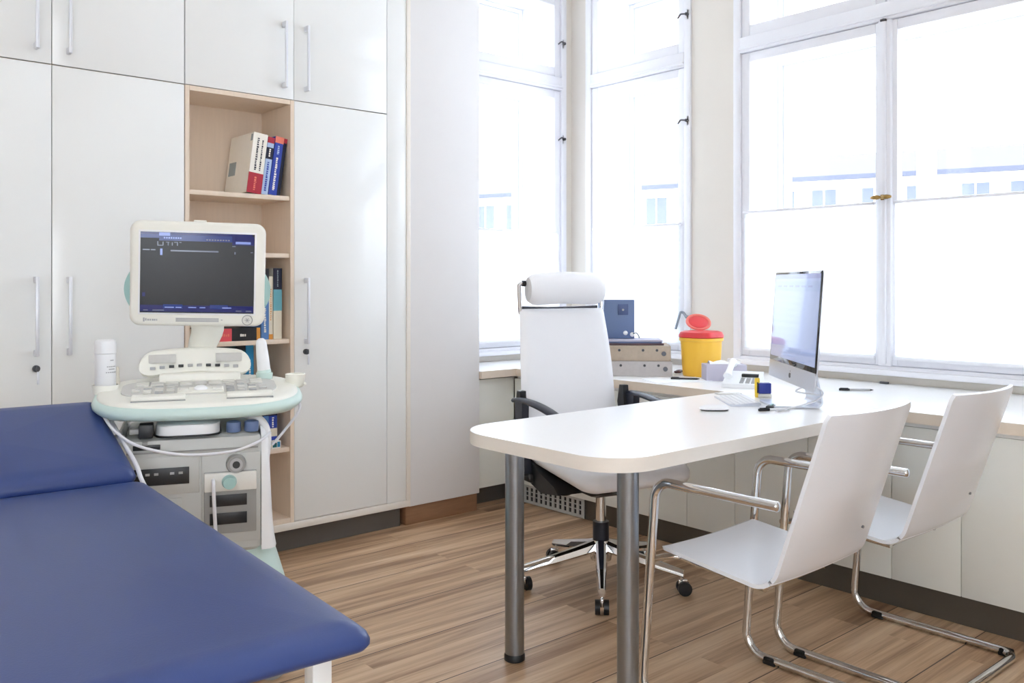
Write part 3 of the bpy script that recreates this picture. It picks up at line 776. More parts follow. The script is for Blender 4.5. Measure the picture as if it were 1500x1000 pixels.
# base
m = MB(); rings = []
for ins, z in ((.05, .06), (.02, .07), (.0, .10), (.01, .20), (.035, .30), (.062, .38), (.078, .43)):
    rings.append([(x, y, z) for x, y in rrect(-.30 + ins, .285 - ins, -.26 + ins, .26 - ins, .10, 8)])
m.rings(rings); m.build('base', 'mint', us, smooth=60)
for x in (-.22, .205):
    for y in (-.19, .19):
        m = MB(T(x, y, 0))
        m.box(-.012, .022, -.018, .018, .03, .075, bev=.004, mt='bodygrey')
        for sy in (-1, 1): m.cyl((0, sy * .018, .05), (0, sy * .034, .05), .05, seg=24, mt='midgrey')
        m.build('castor', None, us)
# body
m = MB(); rings = []
for ins, z in ((.012, .40), (.0, .412), (.0, .735), (.006, .752), (.03, .762)):
    rings.append([(x, y, z) for x, y in rrect(-.225 + ins, .178 - ins, -.205 + ins, .22 - ins, .022, 5)])
m.rings(rings); bd = m.build('body', 'bodygrey', us, smooth=40)
# bowed side cheeks
for sx, x0 in ((1, .176), (-1, -.223)):
    m = MB(); rg = []
    for z, w, y0 in ((.40, .048, -.204), (.44, .041, -.200), (.50, .036, -.199), (.60, .031, -.199), (.68, .028, -.197), (.73, .025, -.19), (.76, .018, -.17), (.78, .006, -.13)):
        rg.append([(x0, y0, z), (x0 + sx * w * .55, y0 + .002, z), (x0 + sx * w * .9, y0 + .018, z), (x0 + sx * w, y0 + .05, z), (x0 + sx * w, .19, z), (x0, .22, z)])
    m.rings(rg); m.build('side_cheek', 'whiteplastic', us, smooth=60)
F = -.205   # body front
def fbox(mb, x0, x1, z0, z1, d, mt, bev=.001, y=F): mb.box(x0, x1, y - d, y + .006, z0, z1, bev=bev, mt=mt)
m = MB(); fbox(m, -.215, -.005, .592, .705, .004, 'bodygrey', .003); fbox(m, -.196, -.034, .622, .672, .007, 'black')
for k, c in enumerate(('midgrey', 'lightgrey', 'midgrey', 'lightgrey', 'midgrey')): fbox(m, -.180 + k * .024 + (.02 if k > 2 else 0), -.168 + k * .024 + (.02 if k > 2 else 0), .652, .659, .008, c, 0)
m.build('drive_panel', None, us)
m = MB(); fbox(m, .0, .172, .432, .705, .004, 'bodygrey', .003); fbox(m, .008, .160, .462, .650, .008, 'midgrey', .002)
fbox(m, .008, .160, .592, .648, .018, 'keyline', .003)
fbox(m, .024, .132, .545, .580, .0095, 'black'); fbox(m, .024, .132, .490, .525, .0095, 'black')
m.build('connector_module', None, us)
m = MB(); m.cyl((.100, F - .005, .672), (.100, F - .024, .672), .030, .026, seg=28, mt='midgrey'); m.cyl((.100, F - .020, .672), (.100, F - .0265, .672), .019, seg=24, mt='lightgrey'); m.cyl((.100, F - .02, .672), (.100, F - .028, .672), .011, seg=20, mt='black')
m.build('round_socket', None, us)
m = MB(); m.cyl((.080, F - .018, .620), (.080, F - .042, .620), .022, .018, seg=24); m.build('probe_plug', 'tealcap', us)
m = MB(); m.tube(spline([(.034, F - .016, .628), (.034, F - .042, .622), (.036, F - .046, .56), (.040, F - .042, .48), (.042, F - .042, .38)], 6), .0055, seg=8); m.build('plug_cable', 'cable', us)
m = MB(); fbox(m, -.10, -.055, .545, .580, .004, 'bodygrey', .002); fbox(m, -.21, .165, .716, .721, .003, 'midgrey', 0)
fbox(m, -.19, -.115, .728, .742, .006, 'black', .001); fbox(m, -.165, -.15, .742, .752, .006, 'midgrey', .001)
m.build('trim_panel', None, us)
m = MB(); m.cyl((-.238, -.215, .715), (-.238, -.10, .735), .030, seg=24); m.build('side_holder', 'cream', us)
# tray and column between body and console
m = MB(); m.prism([(x, y) for x, y in rrect(-.13, .055, -.20, .15, .05)], .764, .795, bev=.006); m.build('tray', 'whiteplastic', us)
m = MB(); m.prism([(x, y) for x, y in rrect(-.135, .06, -.204, .155, .05)], .760, .765); m.build('tray_edge', 'black', us)
m = MB(); m.box(-.175, -.135, -.21, -.15, .762, .803, bev=.004, mt='black'); m.box(-.20, -.175, -.20, -.16, .775, .79, bev=.002, mt='midgrey'); m.build('cable_connector', None, us)
m = MB(); m.box(-.10, .05, .0, .18, .79, .84, bev=.01); m.build('lift_column', 'bodygrey', us)
m = MB(); m.tube(spline([(.190, -.13, .66), (.196, -.13, .74), (.178, -.13, .785), (.13, -.12, .815)], 5), .015, seg=12); m.build('support_arm', 'whiteplastic', us)
# console: mint rim + cream deck
m = MB(); rings = []
for s, z in ((.90, .810), (.97, .814), (1.0, .823), (1.005, .832), (.99, .842), (.965, .848)):
    rings.append([tilt(x * s, y * s, z) if z > .811 else (x * s, y * s, z) for x, y in supere(.318, .225, .215)])
m.rings(rings); m.build('console_rim', 'mint', us, smooth=60)
m = MB(); rings = []
for s, z in ((.96, .840), (.965, .850), (.945, .857), (.90, .8595), (.5, .860), (.1, .860)):
    rings.append([tilt(x * s, y * s + .006, z) for x, y in supere(.316, .222, .215)])
m.rings(rings); m.build('console_deck', 'cream', us, smooth=60)
def deck(mb, x0, x1, y0, y1, h0, h1, mt, bev=.002):
    mb.box(x0, x1, y0, y1, h0, h1, bev=bev, mt=mt, M4=T(0, 0, .861 + .023) @ Matrix(((1, 0, 0, 0), (0, 1, 0, 0), (0, .115, 1, 0), (0, 0, 0, 1))))
m = MB(); m.prism(rrect(-.235, .235, -.09, .10, .06, 8), -.003, .003, mt='greykeys', M4=T(0, 0, .884) @ Matrix(((1, 0, 0, 0), (0, 1, 0, 0), (0, .115, 1, 0), (0, 0, 0, 1))))
m.build('key_panel', None, us)
m = MB(); rnd = random.Random(3)
for i in range(9):
    for j in range(3):
        x = -.195 + i * .044; y = .03 + j * .022
        deck(m, x, x + .038, y, y + .015, .003, .007, rnd.choice(('keyline', 'greykeys', 'keyline')), .001)
for i in range(4):
    for j in range(4):
        for sx in (-1, 1):
            if i == 3 and j in (0, 3): continue
            x = sx * (.090 + i * .034); y = -.075 + j * .025
            deck(m, x - .012, x + .012, y, y + .016, .003, .008, rnd.choice(('greykeys', 'keyline', 'lightgrey')), .001)
m.build('keys', None, us)
m = MB(); deck(m, -.07, .07, -.085, -.02, .001, .009, 'cream', .004); deck(m, -.065, -.035, -.06, -.035, .006, .012, 'keyline'); deck(m, .035, .065, -.06, -.035, .006, .012, 'keyline')
m.build('trackball_plate', None, us)
m = MB(); m.ball((0, -.052, .885), .022, .022, .014); m.build('trackball', 'whiteplastic', us)
for x0, x1 in ((-.20, -.045), (.075, .215)):
    m = MB(); deck(m, x0, x1, -.152, -.112, -.004, .013, 'cream', .006); m.build('wrist_rest', None, us)
    m = MB(); deck(m, x0, x1, -.160, -.150, -.004, .001, 'midgrey', .0005); m.build('wrist_rest_shadow', None, us)  # grey strip painted in as the shadow below the raised rest
# arched upper panel
m = MB(); rings = []; N = 22
for q in range(N + 1):
    f = math.sin(PI / 2 * (-1 + 2 * q / N)); x = .176 * f - .014
    hh = .040 * math.sqrt(max(0, 1 - max(0, (abs(f) * .176 - .132) / .044) ** 2)) + .003; zc = .948 + .014 * (1 - f * f) ; yc = .150 - .03 * f * f
    d = .024
    rings.append([(x, yc + d * ay - .35 * hh * az * -1 * .6, zc + hh * az) for ay, az in ((-1, -.8), (-1, .7), (-.75, .95), (0, 1), (.75, .95), (1, .7), (1, -.8), (.5, -1), (-.5, -1))])
m.rings(rings); m.build('touch_panel_housing', 'cream', us, smooth=60)
m = MB(); m.box(-.13, .13, .08, .17, .885, .925, bev=.012, mt='cream'); m.build('panel_neck', None, us)
m = MB(T(0, 0, 0))
for k in range(10):
    x = -.148 + k * .029; f = (x + .014) / .176
    y = .150 - .03 * f * f - .027; z = .938 + .010 * (1 - f * f)
    c = 'black' if k in (2, 3, 6, 7) else 'lightgrey'
    m.box(x - .008, x + .008, y - .008, y + .008, z - .005, z + .004, bev=.001, mt=c)
m.build('soft_buttons', None, us)
for sx in (-1, 1):
    m = MB(); x = sx * .105 - .014; f = (x + .014) / .176; y = .150 - .03 * f * f - .0205
    m.box(x - .042, x + .042, y - .0125, y + .012, .958, .986, bev=.002, mt='greykeys', M4=T(0, 0, 0))
    m.build('panel_inlay', None, us)
# monitor
mroot = T(-.005, .10, 1.262) @ RZ(-8) @ RY(1.2) @ RX(3)
m = MB(mroot); m.tube(spline([(.0, .10, -.36), (.0, .10, -.27), (.02, .09, -.20), (.01, .07, -.14)], 5), [.045, .045, .045, .045, .045, .046, .047, .048, .05, .052, .054, .055, .056, .058, .06, .062], seg=20)
m.build('monitor_arm', 'cream', us, smooth=60)
m = MB(mroot); rings = []
for ins, y in ((.035, .055), (.02, .04), (.004, .012), (.0, -.004), (.004, -.014), (.012, -.018)):
    rings.append([(x, y, z) for x, z in rrect(-.215 + ins, .215 - ins, -.182 + ins, .165 - ins, .034, 6)])
m.rings(rings); mon = m.build('monitor_housing', 'cream', us, smooth=60)
sx0, sx1, sz0, sz1 = -.180, .180, -.138, .128
m = MB(mroot); m.box(sx0 - .006, sx1 + .006, -.0195, -.010, sz0 - .006, sz1 + .006, bev=.001); m.build('screen_surround', 'whiteplastic', mon)
# lit screen with its bars and read-outs
M['scr'] = mat('ultrasound_screen', (10, 11, 14), .25, emit=(34, 38, 46), estr=.22)
M['scr_blue'] = mat('screen_blue_bar', (14, 20, 50), .12, emit=(34, 58, 130), estr=.6)
M['scr_dark'] = mat('screen_navy_bar', (10, 12, 40), .12, emit=(20, 28, 92), estr=.8)
M['scr_lite'] = mat('screen_bright_text', (40, 50, 90), .12, emit=(150, 168, 230), estr=.65)
M['scr_text'] = mat('screen_grey_text', (30, 34, 44), .12, emit=(112, 118, 134), estr=.8)
m = MB(mroot)
m.box(sx0, sx1, -.0215, -.012, sz0, sz1, mt='scr')
def sq(u0, u1, v0, v1, mt, lift=0):     # u,v in 0..1 from the top left of the screen
    w = sx1 - sx0; h = sz1 - sz0
    m.box(sx0 + u0 * w, sx0 + u1 * w, -.0219 - lift, -.0212, sz1 - v1 * h, sz1 - v0 * h, mt=mt)
sq(.0, .16, .03, .075, 'scr_blue'); sq(.0, .98, .0, .03, 'scr_dark'); sq(.16, .80, .03, .105, 'scr_blue'); sq(.80, .995, .03, .14, 'scr_dark')
sq(.16, .255, .005, .045, 'scr_lite', .0002)
for k in range(8): sq(.20 + k * .02, .213 + k * .02, .06, .08, 'scr_lite', .0002)
for k in range(9): sq(.57 + k * .024, .585 + k * .024, .075, .09, 'scr_text', .0002)
sq(.83, .965, .095, .125, 'scr_lite', .0002)
for (u, v, w, h) in ((.145, .115, .008, .05), (.145, .16, .05, .01), (.19, .12, .008, .045), (.22, .12, .03, .008), (.235, .12, .008, .045), (.27, .125, .008, .04), (.29, .12, .03, .008), (.315, .12, .008, .045), (.335, .12, .02, .008), (.80, .15, .03, .012), (.82, .225, .012, .03), (.965, .22, .02, .012)):
    sq(u, u + w, v, v + h, 'scr_text', .0002)
sq(.17, .19, .205, .285, 'scr_lite', .0002); sq(.02, .08, .215, .228, 'scr_text', .0002); sq(.09, .13, .215, .228, 'scr_text', .0002)
sq(.26, .68, .218, .236, 'scr_text', .0002)
sq(.0, .995, .905, .985, 'scr_dark'); sq(.20, .37, .895, .945, 'scr_blue', .0002); sq(.61, .77, .895, .945, 'scr_blue', .0002)
for (u, w) in ((.215, .08), (.31, .05), (.42, .07), (.52, .05), (.72, .08)): sq(u, u + w, .925, .937, 'scr_lite', .0004)
for (u, w) in ((.03, .04), (.11, .10), (.84, .05), (.93, .05)): sq(u, u + w, .962, .974, 'scr_text', .0004)
sq(.02, .045, .75, .80, 'scr_dark')
m.build('screen', None, mon, smooth=0)
m = MB(mroot)
for k in range(3): m.box(-.068, .068, -.0195, -.012, -.167 + k * .0045, -.164 + k * .0045, mt='lightgrey')
m.box(.075, .08, -.0195, -.012, -.162, -.159, mt='lightgrey')
m.build('speaker_slot', None, mon, smooth=0)
m = MB(mroot)
for k, (w, h) in enumerate(((.006, .010), (.005, .008), (.006, .006), (.005, .006), (.007, .006), (.006, .006), (.004, .006))):
    m.box(-.170 + k * .0068, -.170 + k * .0068 + w * .8, -.0193, -.012, -.165 + (.0 if k else -.003), -.165 + h, mt='lightgrey')
m.build('badge', None, mon, smooth=0)
m = MB(mroot); m.cyl((.160, -.012, -.160), (.160, -.0205, -.160), .0175, seg=32, mt='midgrey'); m.cyl((.160, -.014, -.160), (.160, -.0215, -.160), .0150, seg=32, mt='keyline')
for a in (0, 60, 120): m.box(-.008, .008, -.0005, .0005, -.001, .001, mt='midgrey', M4=T(.160, -.0217, -.160) @ RY(a))
m.build('power_button', None, mon)
for sx in (-1, 1):
    m = MB(mroot); rg = []
    for q in range(13):
        f = -1 + 2 * q / 12; w = .024 * (1 - f * f) + .002; z = -.062 + .066 * f
        rg.append([(sx * .207, -.008, z), (sx * (.207 + w), -.004, z), (sx * (.207 + w), .006, z), (sx * .207, .012, z)])
    m.rings(rg); m.build('side_grip', 'tealcap', mon, smooth=60)
m = MB(mroot); m.tube([(-.02, .02, .165), (.02, .02, .165)], .006, seg=8); m.build('top_tab', 'cream', mon)
# holders at the console ends
m = MB(); m.lathe([(.020, .0), (.036, .004), (.040, .03), (.038, .032), (.034, .012), (.0, .010)], (-.285, .045, .868), 28); m.build('bottle_holder', 'cream', us, smooth=60)
m = MB(); m.lathe([(.022, .0), (.030, .006), (.034, .045), (.030, .047), (.026, .02), (.0, .016)], (.305, .05, .868), 24); m.box(.26, .34, .035, .075, .875, .885, bev=.004); m.build('probe_holder', 'cream', us, smooth=60)
m = MB(); m.lathe([(.022, .0), (.026, .004), (.028, .03), (.024, .032), (.0, .02)], (.208, .115, .885), 24); m.build('probe_cup', 'mint', us, smooth=60)
m = MB(); m.box(-.305, -.265, -.035, .0, .80, .85, bev=.012); m.build('cable_hook', 'cream', us)
# cables
RUi = RU.inverted()
def w2l(x, y, z): return RUi @ (Vector((x, y, z)) - C_us)
def couch_edge(yl, dx=.009, z=.032):       # a point just outside the right edge of the raised couch end
    q = T(.757, 1.20, 0) @ RZ(-3.7) @ T(0, 1.315, .655) @ RX(19.5) @ SHX @ Vector((-.024 + dx, yl, z))
    return w2l(q.x, q.y, q.z)
m = MB(); m.tube(spline([w2l(.835, 2.96, .862), couch_edge(.47, .004, .05), couch_edge(.44, .008, .040), couch_edge(.36), couch_edge(.22), couch_edge(.08), couch_edge(.02, .008, .02), w2l(.845, 2.50, .62), w2l(.85, 2.48, .54)], 6), .0062, seg=10); m.build('probe_cable', 'cable', us)
m = MB(); m.tube(spline([(-.29, -.06, .83), (-.24, -.20, .79), (-.17, -.235, .745), (-.05, -.245, .715), (.08, -.245, .715), (.16, -.225, .735), (.205, -.16, .752)], 6), .0045, seg=8); m.build('looped_cable', 'cable', us)
m = MB(); m.tube(spline([(.31, -.03, .83), (.305, -.05, .80), (.26, -.07, .745), (.218, -.08, .70)], 6), .0045, seg=8); m.build('side_cable', 'cable', us)

# things standing on the cart
def wthing(name, label, cat, p, rz=0, group=None):
    return thing(name, label, cat, p, rz, group)
r = wthing('spray_bottle', 'white cylindrical bottle in the holder at the left end of the ultrasound console', 'bottle', usw(-.285, .045, .881))
m = MB(); m.lathe([(.0, 0), (.028, 0), (.031, .004), (.0315, .115), (.031, .118)], seg=32); m.build('bottle_body', 'whiteplastic', r, smooth=40)
m = MB(); m.lathe([(.0315, .1185), (.033, .120), (.033, .150), (.031, .158), (.024, .162), (.0, .163)], seg=32); m.build('cap', 'whiteplastic', r, smooth=40)
m = MB()
for z, w0, n in ((.098, .5, 3), (.078, .9, 5), (.070, .7, 4), (.060, .9, 6)):
    for k in range(n):
        a = -PI / 2 + R(21) + (k - n / 2) * .22 * w0 + .05; m.box(-.0022, .0022, -.0006, .0006, -.0015, .0015, M4=T(.0317 * math.cos(a), .0317 * math.sin(a), z) @ Matrix.Rotation(a + PI / 2, 4, 'Z'))
m.build('print', 'lightgrey', r, smooth=0)
m = MB(); m.lathe([(.0, 0), (.011, .002), (.012, .03), (.010, .034), (.010, .06), (.008, .066), (.0, .067)], seg=20)
o = m.build('small_bottle', 'pages', smooth=40, loc=usw(-.258, .095, .886)); tag(o, 'slim beige bottle just right of the white spray bottle', 'bottle')
r = wthing('ultrasound_probe', 'white tapered ultrasound probe standing upright at the right rear of the console', 'ultrasound probe', usw(.208, .115, .906))
m = MB(M4=RY(-6)); m.lathe([(.0, 0), (.019, .002), (.022, .02), (.021, .06), (.018, .11), (.015, .122), (.008, .128), (.0, .129)], seg=28); m.build('probe_body', 'whiteplastic', r, smooth=60)
m = MB(M4=RY(-6)); m.lathe([(.0225, .004), (.0235, .008), (.0235, .016), (.0225, .02)], seg=28); m.build('collar', 'mint', r, smooth=60)
for k, (x, y, lab) in enumerate(((.095, -.165, 'blue gel bottle under the console, left of its twin'), (.148, -.165, 'blue gel bottle under the console, right of its twin'))):
    r = wthing('gel_bottle', lab, 'bottle', usw(x, y, .7625), group='blue gel bottles on the cart body')
    m = MB(); m.lathe([(.0, 0), (.020, 0), (.022, .003), (.022, .026), (.0215, .030), (.012, .034), (.0, .0345)], seg=24); m.build('bottle_body', 'slate', r, smooth=40)

# ------------------------------------------------------------------ books
def bookmat(name, rgb): M[name] = mat(name, rgb, .45, noise=.03, nscale=40)
for n_, c in (('bk_white', (244, 240, 230)), ('bk_red', (176, 44, 62)), ('bk_lblue', (176, 196, 228)), ('bk_blue', (46, 70, 168)), ('bk_navy', (24, 28, 52)), ('bk_teal', (108, 176, 192)),
              ('bk_cream', (232, 224, 206)), ('bk_coral', (236, 130, 110)), ('bk_black', (24, 24, 26)), ('bk_dteal', (18, 84, 92)), ('bk_cyan', (26, 128, 176)), ('bk_crimson', (226, 84, 92)),
              ('bk_orange', (222, 152, 62)), ('bk_grey', (150, 164, 170)), ('bk_ink', (60, 60, 70)), ('bk_sky', (86, 130, 190))):
    bookmat(n_, c)
def book(label, x_right, z, th, h, d, base, bands=(), glyphs=(), lean=0, y=3.725, group=None, cover=(), yaw=0):
    """spine faces -Y; base right edge at x_right"""
    r = thing('book', label, 'book', (x_right, y, z), group=group, rot=(0, R(lean), R(yaw)))
    m = MB()
    m.box(-th, 0, 0, .003, 0, h, bev=.0008, mt=base)
    m.box(-th, -th + .003, .002, d, 0, h, mt=base); m.box(-.003, 0, .002, d, 0, h, mt=base)
    for z0, z1, c in bands:
        m.box(-th - .0003, .0003, -.0006, .004, z0 * h, z1 * h, mt=c)
    for u, v0, v1, c, w in glyphs:          # small illegible lettering up the spine
        rr = random.Random(int(h * 1e4) + int(u * 100)); zz = v0 * h
        while zz < v1 * h:
            q = rr.uniform(.004, .009)
            m.box(-th * (1 - u) - w / 2, -th * (1 - u) + w / 2 * rr.uniform(.3, 1), -.0010, .001, zz, zz + q, mt=c); zz += q + rr.uniform(.0015, .004)
    for v0, v1, s0, s1, c in cover:
        m.box(-th - .0006, -th + .001, s0 * d, s1 * d, v0 * h, v1 * h, mt=c)
    m.build('cover', None, r, smooth=0)
    m = MB(); m.box(-th + .003, -.003, .003, d - .004, .003, h - .003); m.build('pages', 'pages', r, smooth=0)
    return r
z1 = SH[0] + .0005
G1 = 'books leaning on the top shelf'
book('thick white book with a red block on the spine, leftmost on the top shelf', 1.738, z1, .067, .272, .245, 'bk_white', [(.0, .335, 'bk_red')], [(.38, .38, .92, 'bk_ink', .010), (.70, .38, .88, 'bk_ink', .007), (.5, .05, .28, 'bk_coral', .012)], 7.5, 3.722, G1,
     cover=[(.32, .55, .62, .92, 'bk_grey'), (.86, .97, .02, .10, 'bk_grey')])
book('slim light blue book with a dark label, second on the top shelf', 1.772, z1, .031, .262, .22, 'bk_lblue', [(.90, 1.001, 'bk_red'), (.62, .82, 'bk_navy')], [(.5, .06, .55, 'bk_blue', .010), (.5, .66, .80, 'bk_white', .008)], 7.8, 3.725, G1)
book('royal blue book with a coral spine head, third on the top shelf', 1.815, z1, .040, .268, .22, 'bk_blue', [(.89, 1.001, 'bk_coral')], [(.5, .08, .62, 'bk_white', .011), (.5, .70, .84, 'bk_lblue', .010)], 8.2, 3.725, G1)
book('thin dark navy book, rightmost on the top shelf against the side panel', 1.833, z1, .016, .264, .21, 'bk_navy', [(.92, 1.001, 'bk_red')], (), 8.2, 3.728, G1)
z3 = SH[2] + .0005
G3 = 'books on the shelf right of the ultrasound screen'
book('tall book with navy, turquoise and cream spine bands, on the shelf behind the screen', 1.846, z3, .040, .322, .22, 'bk_cream', [(.70, 1.001, 'bk_navy'), (.40, .70, 'bk_teal')], [(.5, .74, .95, 'bk_grey', .006)], 0, 3.735, G3)
book('thin cream book left of the navy, turquoise and cream one', 1.804, z3, .018, .285, .21, 'bk_cream', [(.0, .08, 'bk_orange')], [(.5, .3, .8, 'bk_orange', .005)], 0, 3.74, G3)
book('book with a black head and blue spine, half hidden by the screen grip', 1.784, z3, .036, .32, .22, 'bk_sky', [(.72, 1.001, 'bk_black')], [(.5, .1, .5, 'bk_white', .010)], 0, 3.738, G3)
r = book('thick red, black and blue book lying flat on the shelf below the screen', 1.735, z3, .055, .24, .20, 'bk_black', [(.0, .07, 'bk_orange'), (.55, .82, 'bk_crimson'), (.82, 1.001, 'bk_navy')], [(.45, .28, .36, 'bk_white', .012), (.5, .60, .78, 'bk_coral', .012)], -90, 3.722)
r.location = (1.735, 3.722, z3 + .0); r.rotation_euler = (0, R(-90), 0); r.location.z = z3 + .055
z4 = SH[3] + .0005
G4 = 'books behind the arched console panel'
book('dark teal book behind the arched panel of the ultrasound console', 1.674, z4, .044, .226, .21, 'bk_dteal', [(.9, 1.001, 'bk_black')], [(.5, .3, .7, 'bk_teal', .008)], 0, 3.74, G4)
book('bright blue book right of the dark teal one, behind the white probe', 1.712, z4, .036, .226, .21, 'bk_cyan', [], [(.5, .2, .7, 'bk_white', .008)], 0, 3.738, G4)
book('pale blue book on the low shelf hidden behind the ultrasound cart', 1.752, SH[4] + .0005, .036, .168, .15, 'bk_lblue', [], [(.5, .2, .7, 'bk_blue', .008)], 0, 3.745, 'blue books on the lowest filled shelf')
book('blue book with a navy head seen below the right end of the console', 1.828, SH[4] + .0005, .040, .168, .15, 'bk_blue', [(.86, 1.001, 'bk_navy'), (.30, .52, 'bk_cream')], [(.5, .55, .8, 'bk_white', .010)], 0, 3.745, 'blue books on the lowest filled shelf')
book('mid blue book left of the navy-headed one below the console', 1.787, SH[4] + .0005, .034, .162, .15, 'bk_sky', [(.9, 1.001, 'bk_navy')], [(.5, .2, .6, 'bk_lblue', .010)], 0, 3.745, 'blue books on the lowest filled shelf')
m = MB(); m.box(-.022, .022, 0, .03, 0, .034, bev=.001, mt='bk_white'); m.box(-.018, .002, -.0006, .002, .006, .026, mt='bk_dteal'); m.box(.004, .018, -.0006, .002, .006, .030, mt='bk_cyan')
tag(m.build('small_box', smooth=0, loc=(1.808, 3.711, SH[4] + .0005)), 'small white and blue packet in front of the books on the low shelf', 'box')

# ------------------------------------------------------------------ computer
M['scr_pc'] = mat('computer_screen', (60, 66, 84), .06, emit=(186, 202, 244), estr=.52)
M['scr_pc2'] = mat('computer_screen_menu', (60, 60, 84), .06, emit=(164, 172, 224), estr=.5)
M['scr_pc3'] = mat('computer_screen_faint', (60, 66, 84), .06, emit=(178, 196, 238), estr=.52)
M['scrglass'] = mat('black_screen_glass', (14, 15, 20), .05, spec=.6, noise=.05, nscale=10)
r = thing('computer', 'silver all-in-one desktop computer with pale blue screen seen from the side', 'computer', (3.058, 1.888, ZW + .001), R(-133.2))
tl = T(0, .035, .0) @ RX(-4)
m = MB(tl); rings = []
for ins, y in ((.17, .050), (.10, .036), (.035, .010), (.004, .001), (.0, -.002), (.0, -.003)):
    rings.append([(x, y - .03, z) for x, z in rrect(-.318 + ins, .318 - ins, .082 + ins, .516 - ins, .012, 4)])
m.rings(rings); m.build('back_shell', 'alu', r, smooth=60)
m = MB(tl); m.prism(rrect(-.318, .318, .082, .150, .008, 4), .0330, .0370, M4=Matrix(((1, 0, 0, 0), (0, 0, -1, 0), (0, 1, 0, 0), (0, 0, 0, 1)))); chn = m.build('chin', 'alu', r)
m = MB(tl); m.box(-.318, .318, -.037, -.033, .150, .516, bev=.0008); sg = m.build('screen_glass', 'scrglass', r)
m = MB(tl); w0 = .3065
m.box(-w0, w0, -.0376, -.0365, .170, .506, mt='scr_pc'); m.box(-w0, w0, -.0379, -.0370, .488, .506, mt='scr_pc2')
m.box(-w0, w0, -.0379, -.0370, .440, .478, mt='scr_pc3')
for k in range(6): m.box(-.26 + k * .085, -.21 + k * .085, -.0382, -.0372, .455, .462, mt='scr_pc2')
m.build('display', None, sg, smooth=0)
# small dark fruit-shaped emblem on the chin
def emblem(mb):
    pts = []
    for k in range(40):
        t = 2 * PI * k / 40; rr = .0115 * (1 + .08 * math.cos(2 * t)) * (1 - .16 * max(0, math.sin(t)) ** 12) * (1 - .10 * max(0, -math.sin(t)) ** 14)
        x, z = rr * math.cos(t), rr * math.sin(t) * 1.02
        dx, dz = x - .0145, z - .002
        if dx * dx + dz * dz < .0058 ** 2:
            a = math.atan2(dz, dx); x, z = .0145 + .0058 * math.cos(a), .002 + .0058 * math.sin(a)
        pts.append((x, z))
    mb.prism(pts, .0368, .0378, M4=T(0, 0, .112) @ Matrix(((1, 0, 0, 0), (0, 0, -1, 0), (0, 1, 0, 0), (0, 0, 0, 1))))
    leaf = [(.0005 + .004 * math.sin(PI * k / 8) * .6, .0125 + .007 * k / 8) for k in range(9)] + [(.0045 - .004 * math.sin(PI * k / 8) * .6, .0195 - .007 * k / 8) for k in range(1, 8)]
    mb.prism(leaf, .0368, .0378, M4=T(0, 0, .112) @ Matrix(((1, 0, 0, 0), (0, 0, -1, 0), (0, 1, 0, 0), (0, 0, 0, 1))))
m = MB(tl); emblem(m); m.build('emblem', 'black', chn, smooth=0)
# bent aluminium foot
prof = fillet([(0, -.085, .004), (0, .105, .004), (0, .045, .30)], .02, 6)
m = MB(); rg = []
for i, p in enumerate(prof):
    t = (prof[min(i + 1, len(prof) - 1)] - prof[max(i - 1, 0)]).normalized(); nn = Vector((0, -t.z, t.y)) * .0035
    w = .100 - .012 * max(0, p.z) / .3
    rg.append([p + Vector((-w, 0, 0)) + nn, p + Vector((w, 0, 0)) + nn, p + Vector((w, 0, 0)) - nn, p + Vector((-w, 0, 0)) - nn])
m.rings(rg); m.build('stand', 'alu', r, smooth=40)
m = MB(); m.tube(spline([(.10, .09, .05), (.105, .0, .065), (.10, .06, .085), (.11, .10, .06), (.13, .06, .03), (.16, -.05, .006), (.20, -.10, .005)], 6), .003, seg=8); m.build('cord', 'cable', r)

# keyboard and mouse
e_ = Vector((-.66, -.75, 0)); n_ = Vector((-.75, .66, 0))
r = thing('keyboard', 'slim white keyboard lying in front of the computer screen', 'keyboard', (2.985, 2.075, ZW + .0005), R(-131.3))
m = MB(); m.rings([[(x, y, z) for y, z in ((-.057, .0), (-.057, .004), (.045, .014), (.057, .014), (.060, .006), (.052, .0))] for x in (-.14, .14)]); m.build('case', 'alu', r, smooth=30)
m = MB()
Tk = Matrix(((1, 0, 0, 0), (0, 1, 0, 0), (0, .098, 1, 0), (0, 0, 0, 1)))
for j in range(6):
    y = -.053 + j * .0175; n = 14 if j else 9
    x = -.135
    for k in range(n):
        w = .0195 if j else (.0195 if k != 4 else .095)
        if x + w > .138: break
        m.box(x, x + w - .003, y, y + .0145, .0085, .0115, bev=.001, mt='whiteplastic', M4=Tk, seg=1); x += w
m.build('keys', None, r)
r = thing('mouse', 'low white computer mouse at the desk edge near the keyboard', 'mouse', (2.715, 1.985, ZW + .0005), R(-42))
m = MB(); rings = []
for s, z in ((.86, .0), (.93, .002), (.95, .005)): rings.append([(x * s, y * s, z) for x, y in supere(.055, .028, .028, 2.6, 40)])
m.rings(rings); m.build('base', 'dkmetal', r, smooth=60)
m = MB(); rings = []
for s, z in ((.97, .005), (1.0, .008), (.93, .013), (.75, .018), (.45, .021), (.1, .022)): rings.append([(x * s, y * s, z) for x, y in supere(.055, .028, .028, 2.6, 40)])
m.rings(rings); m.build('top_shell', 'whiteplastic', r, smooth=60)

# ------------------------------------------------------------------ desk clutter
TOP = ZW + .0006
def flat(name, label, cat, mb, loc, rz=0, group=None, mt=None, smooth=35):
    o = mb.build(name, mt, smooth=smooth, loc=loc, rot=(0, 0, rz)); return tag(o, label, cat, group)
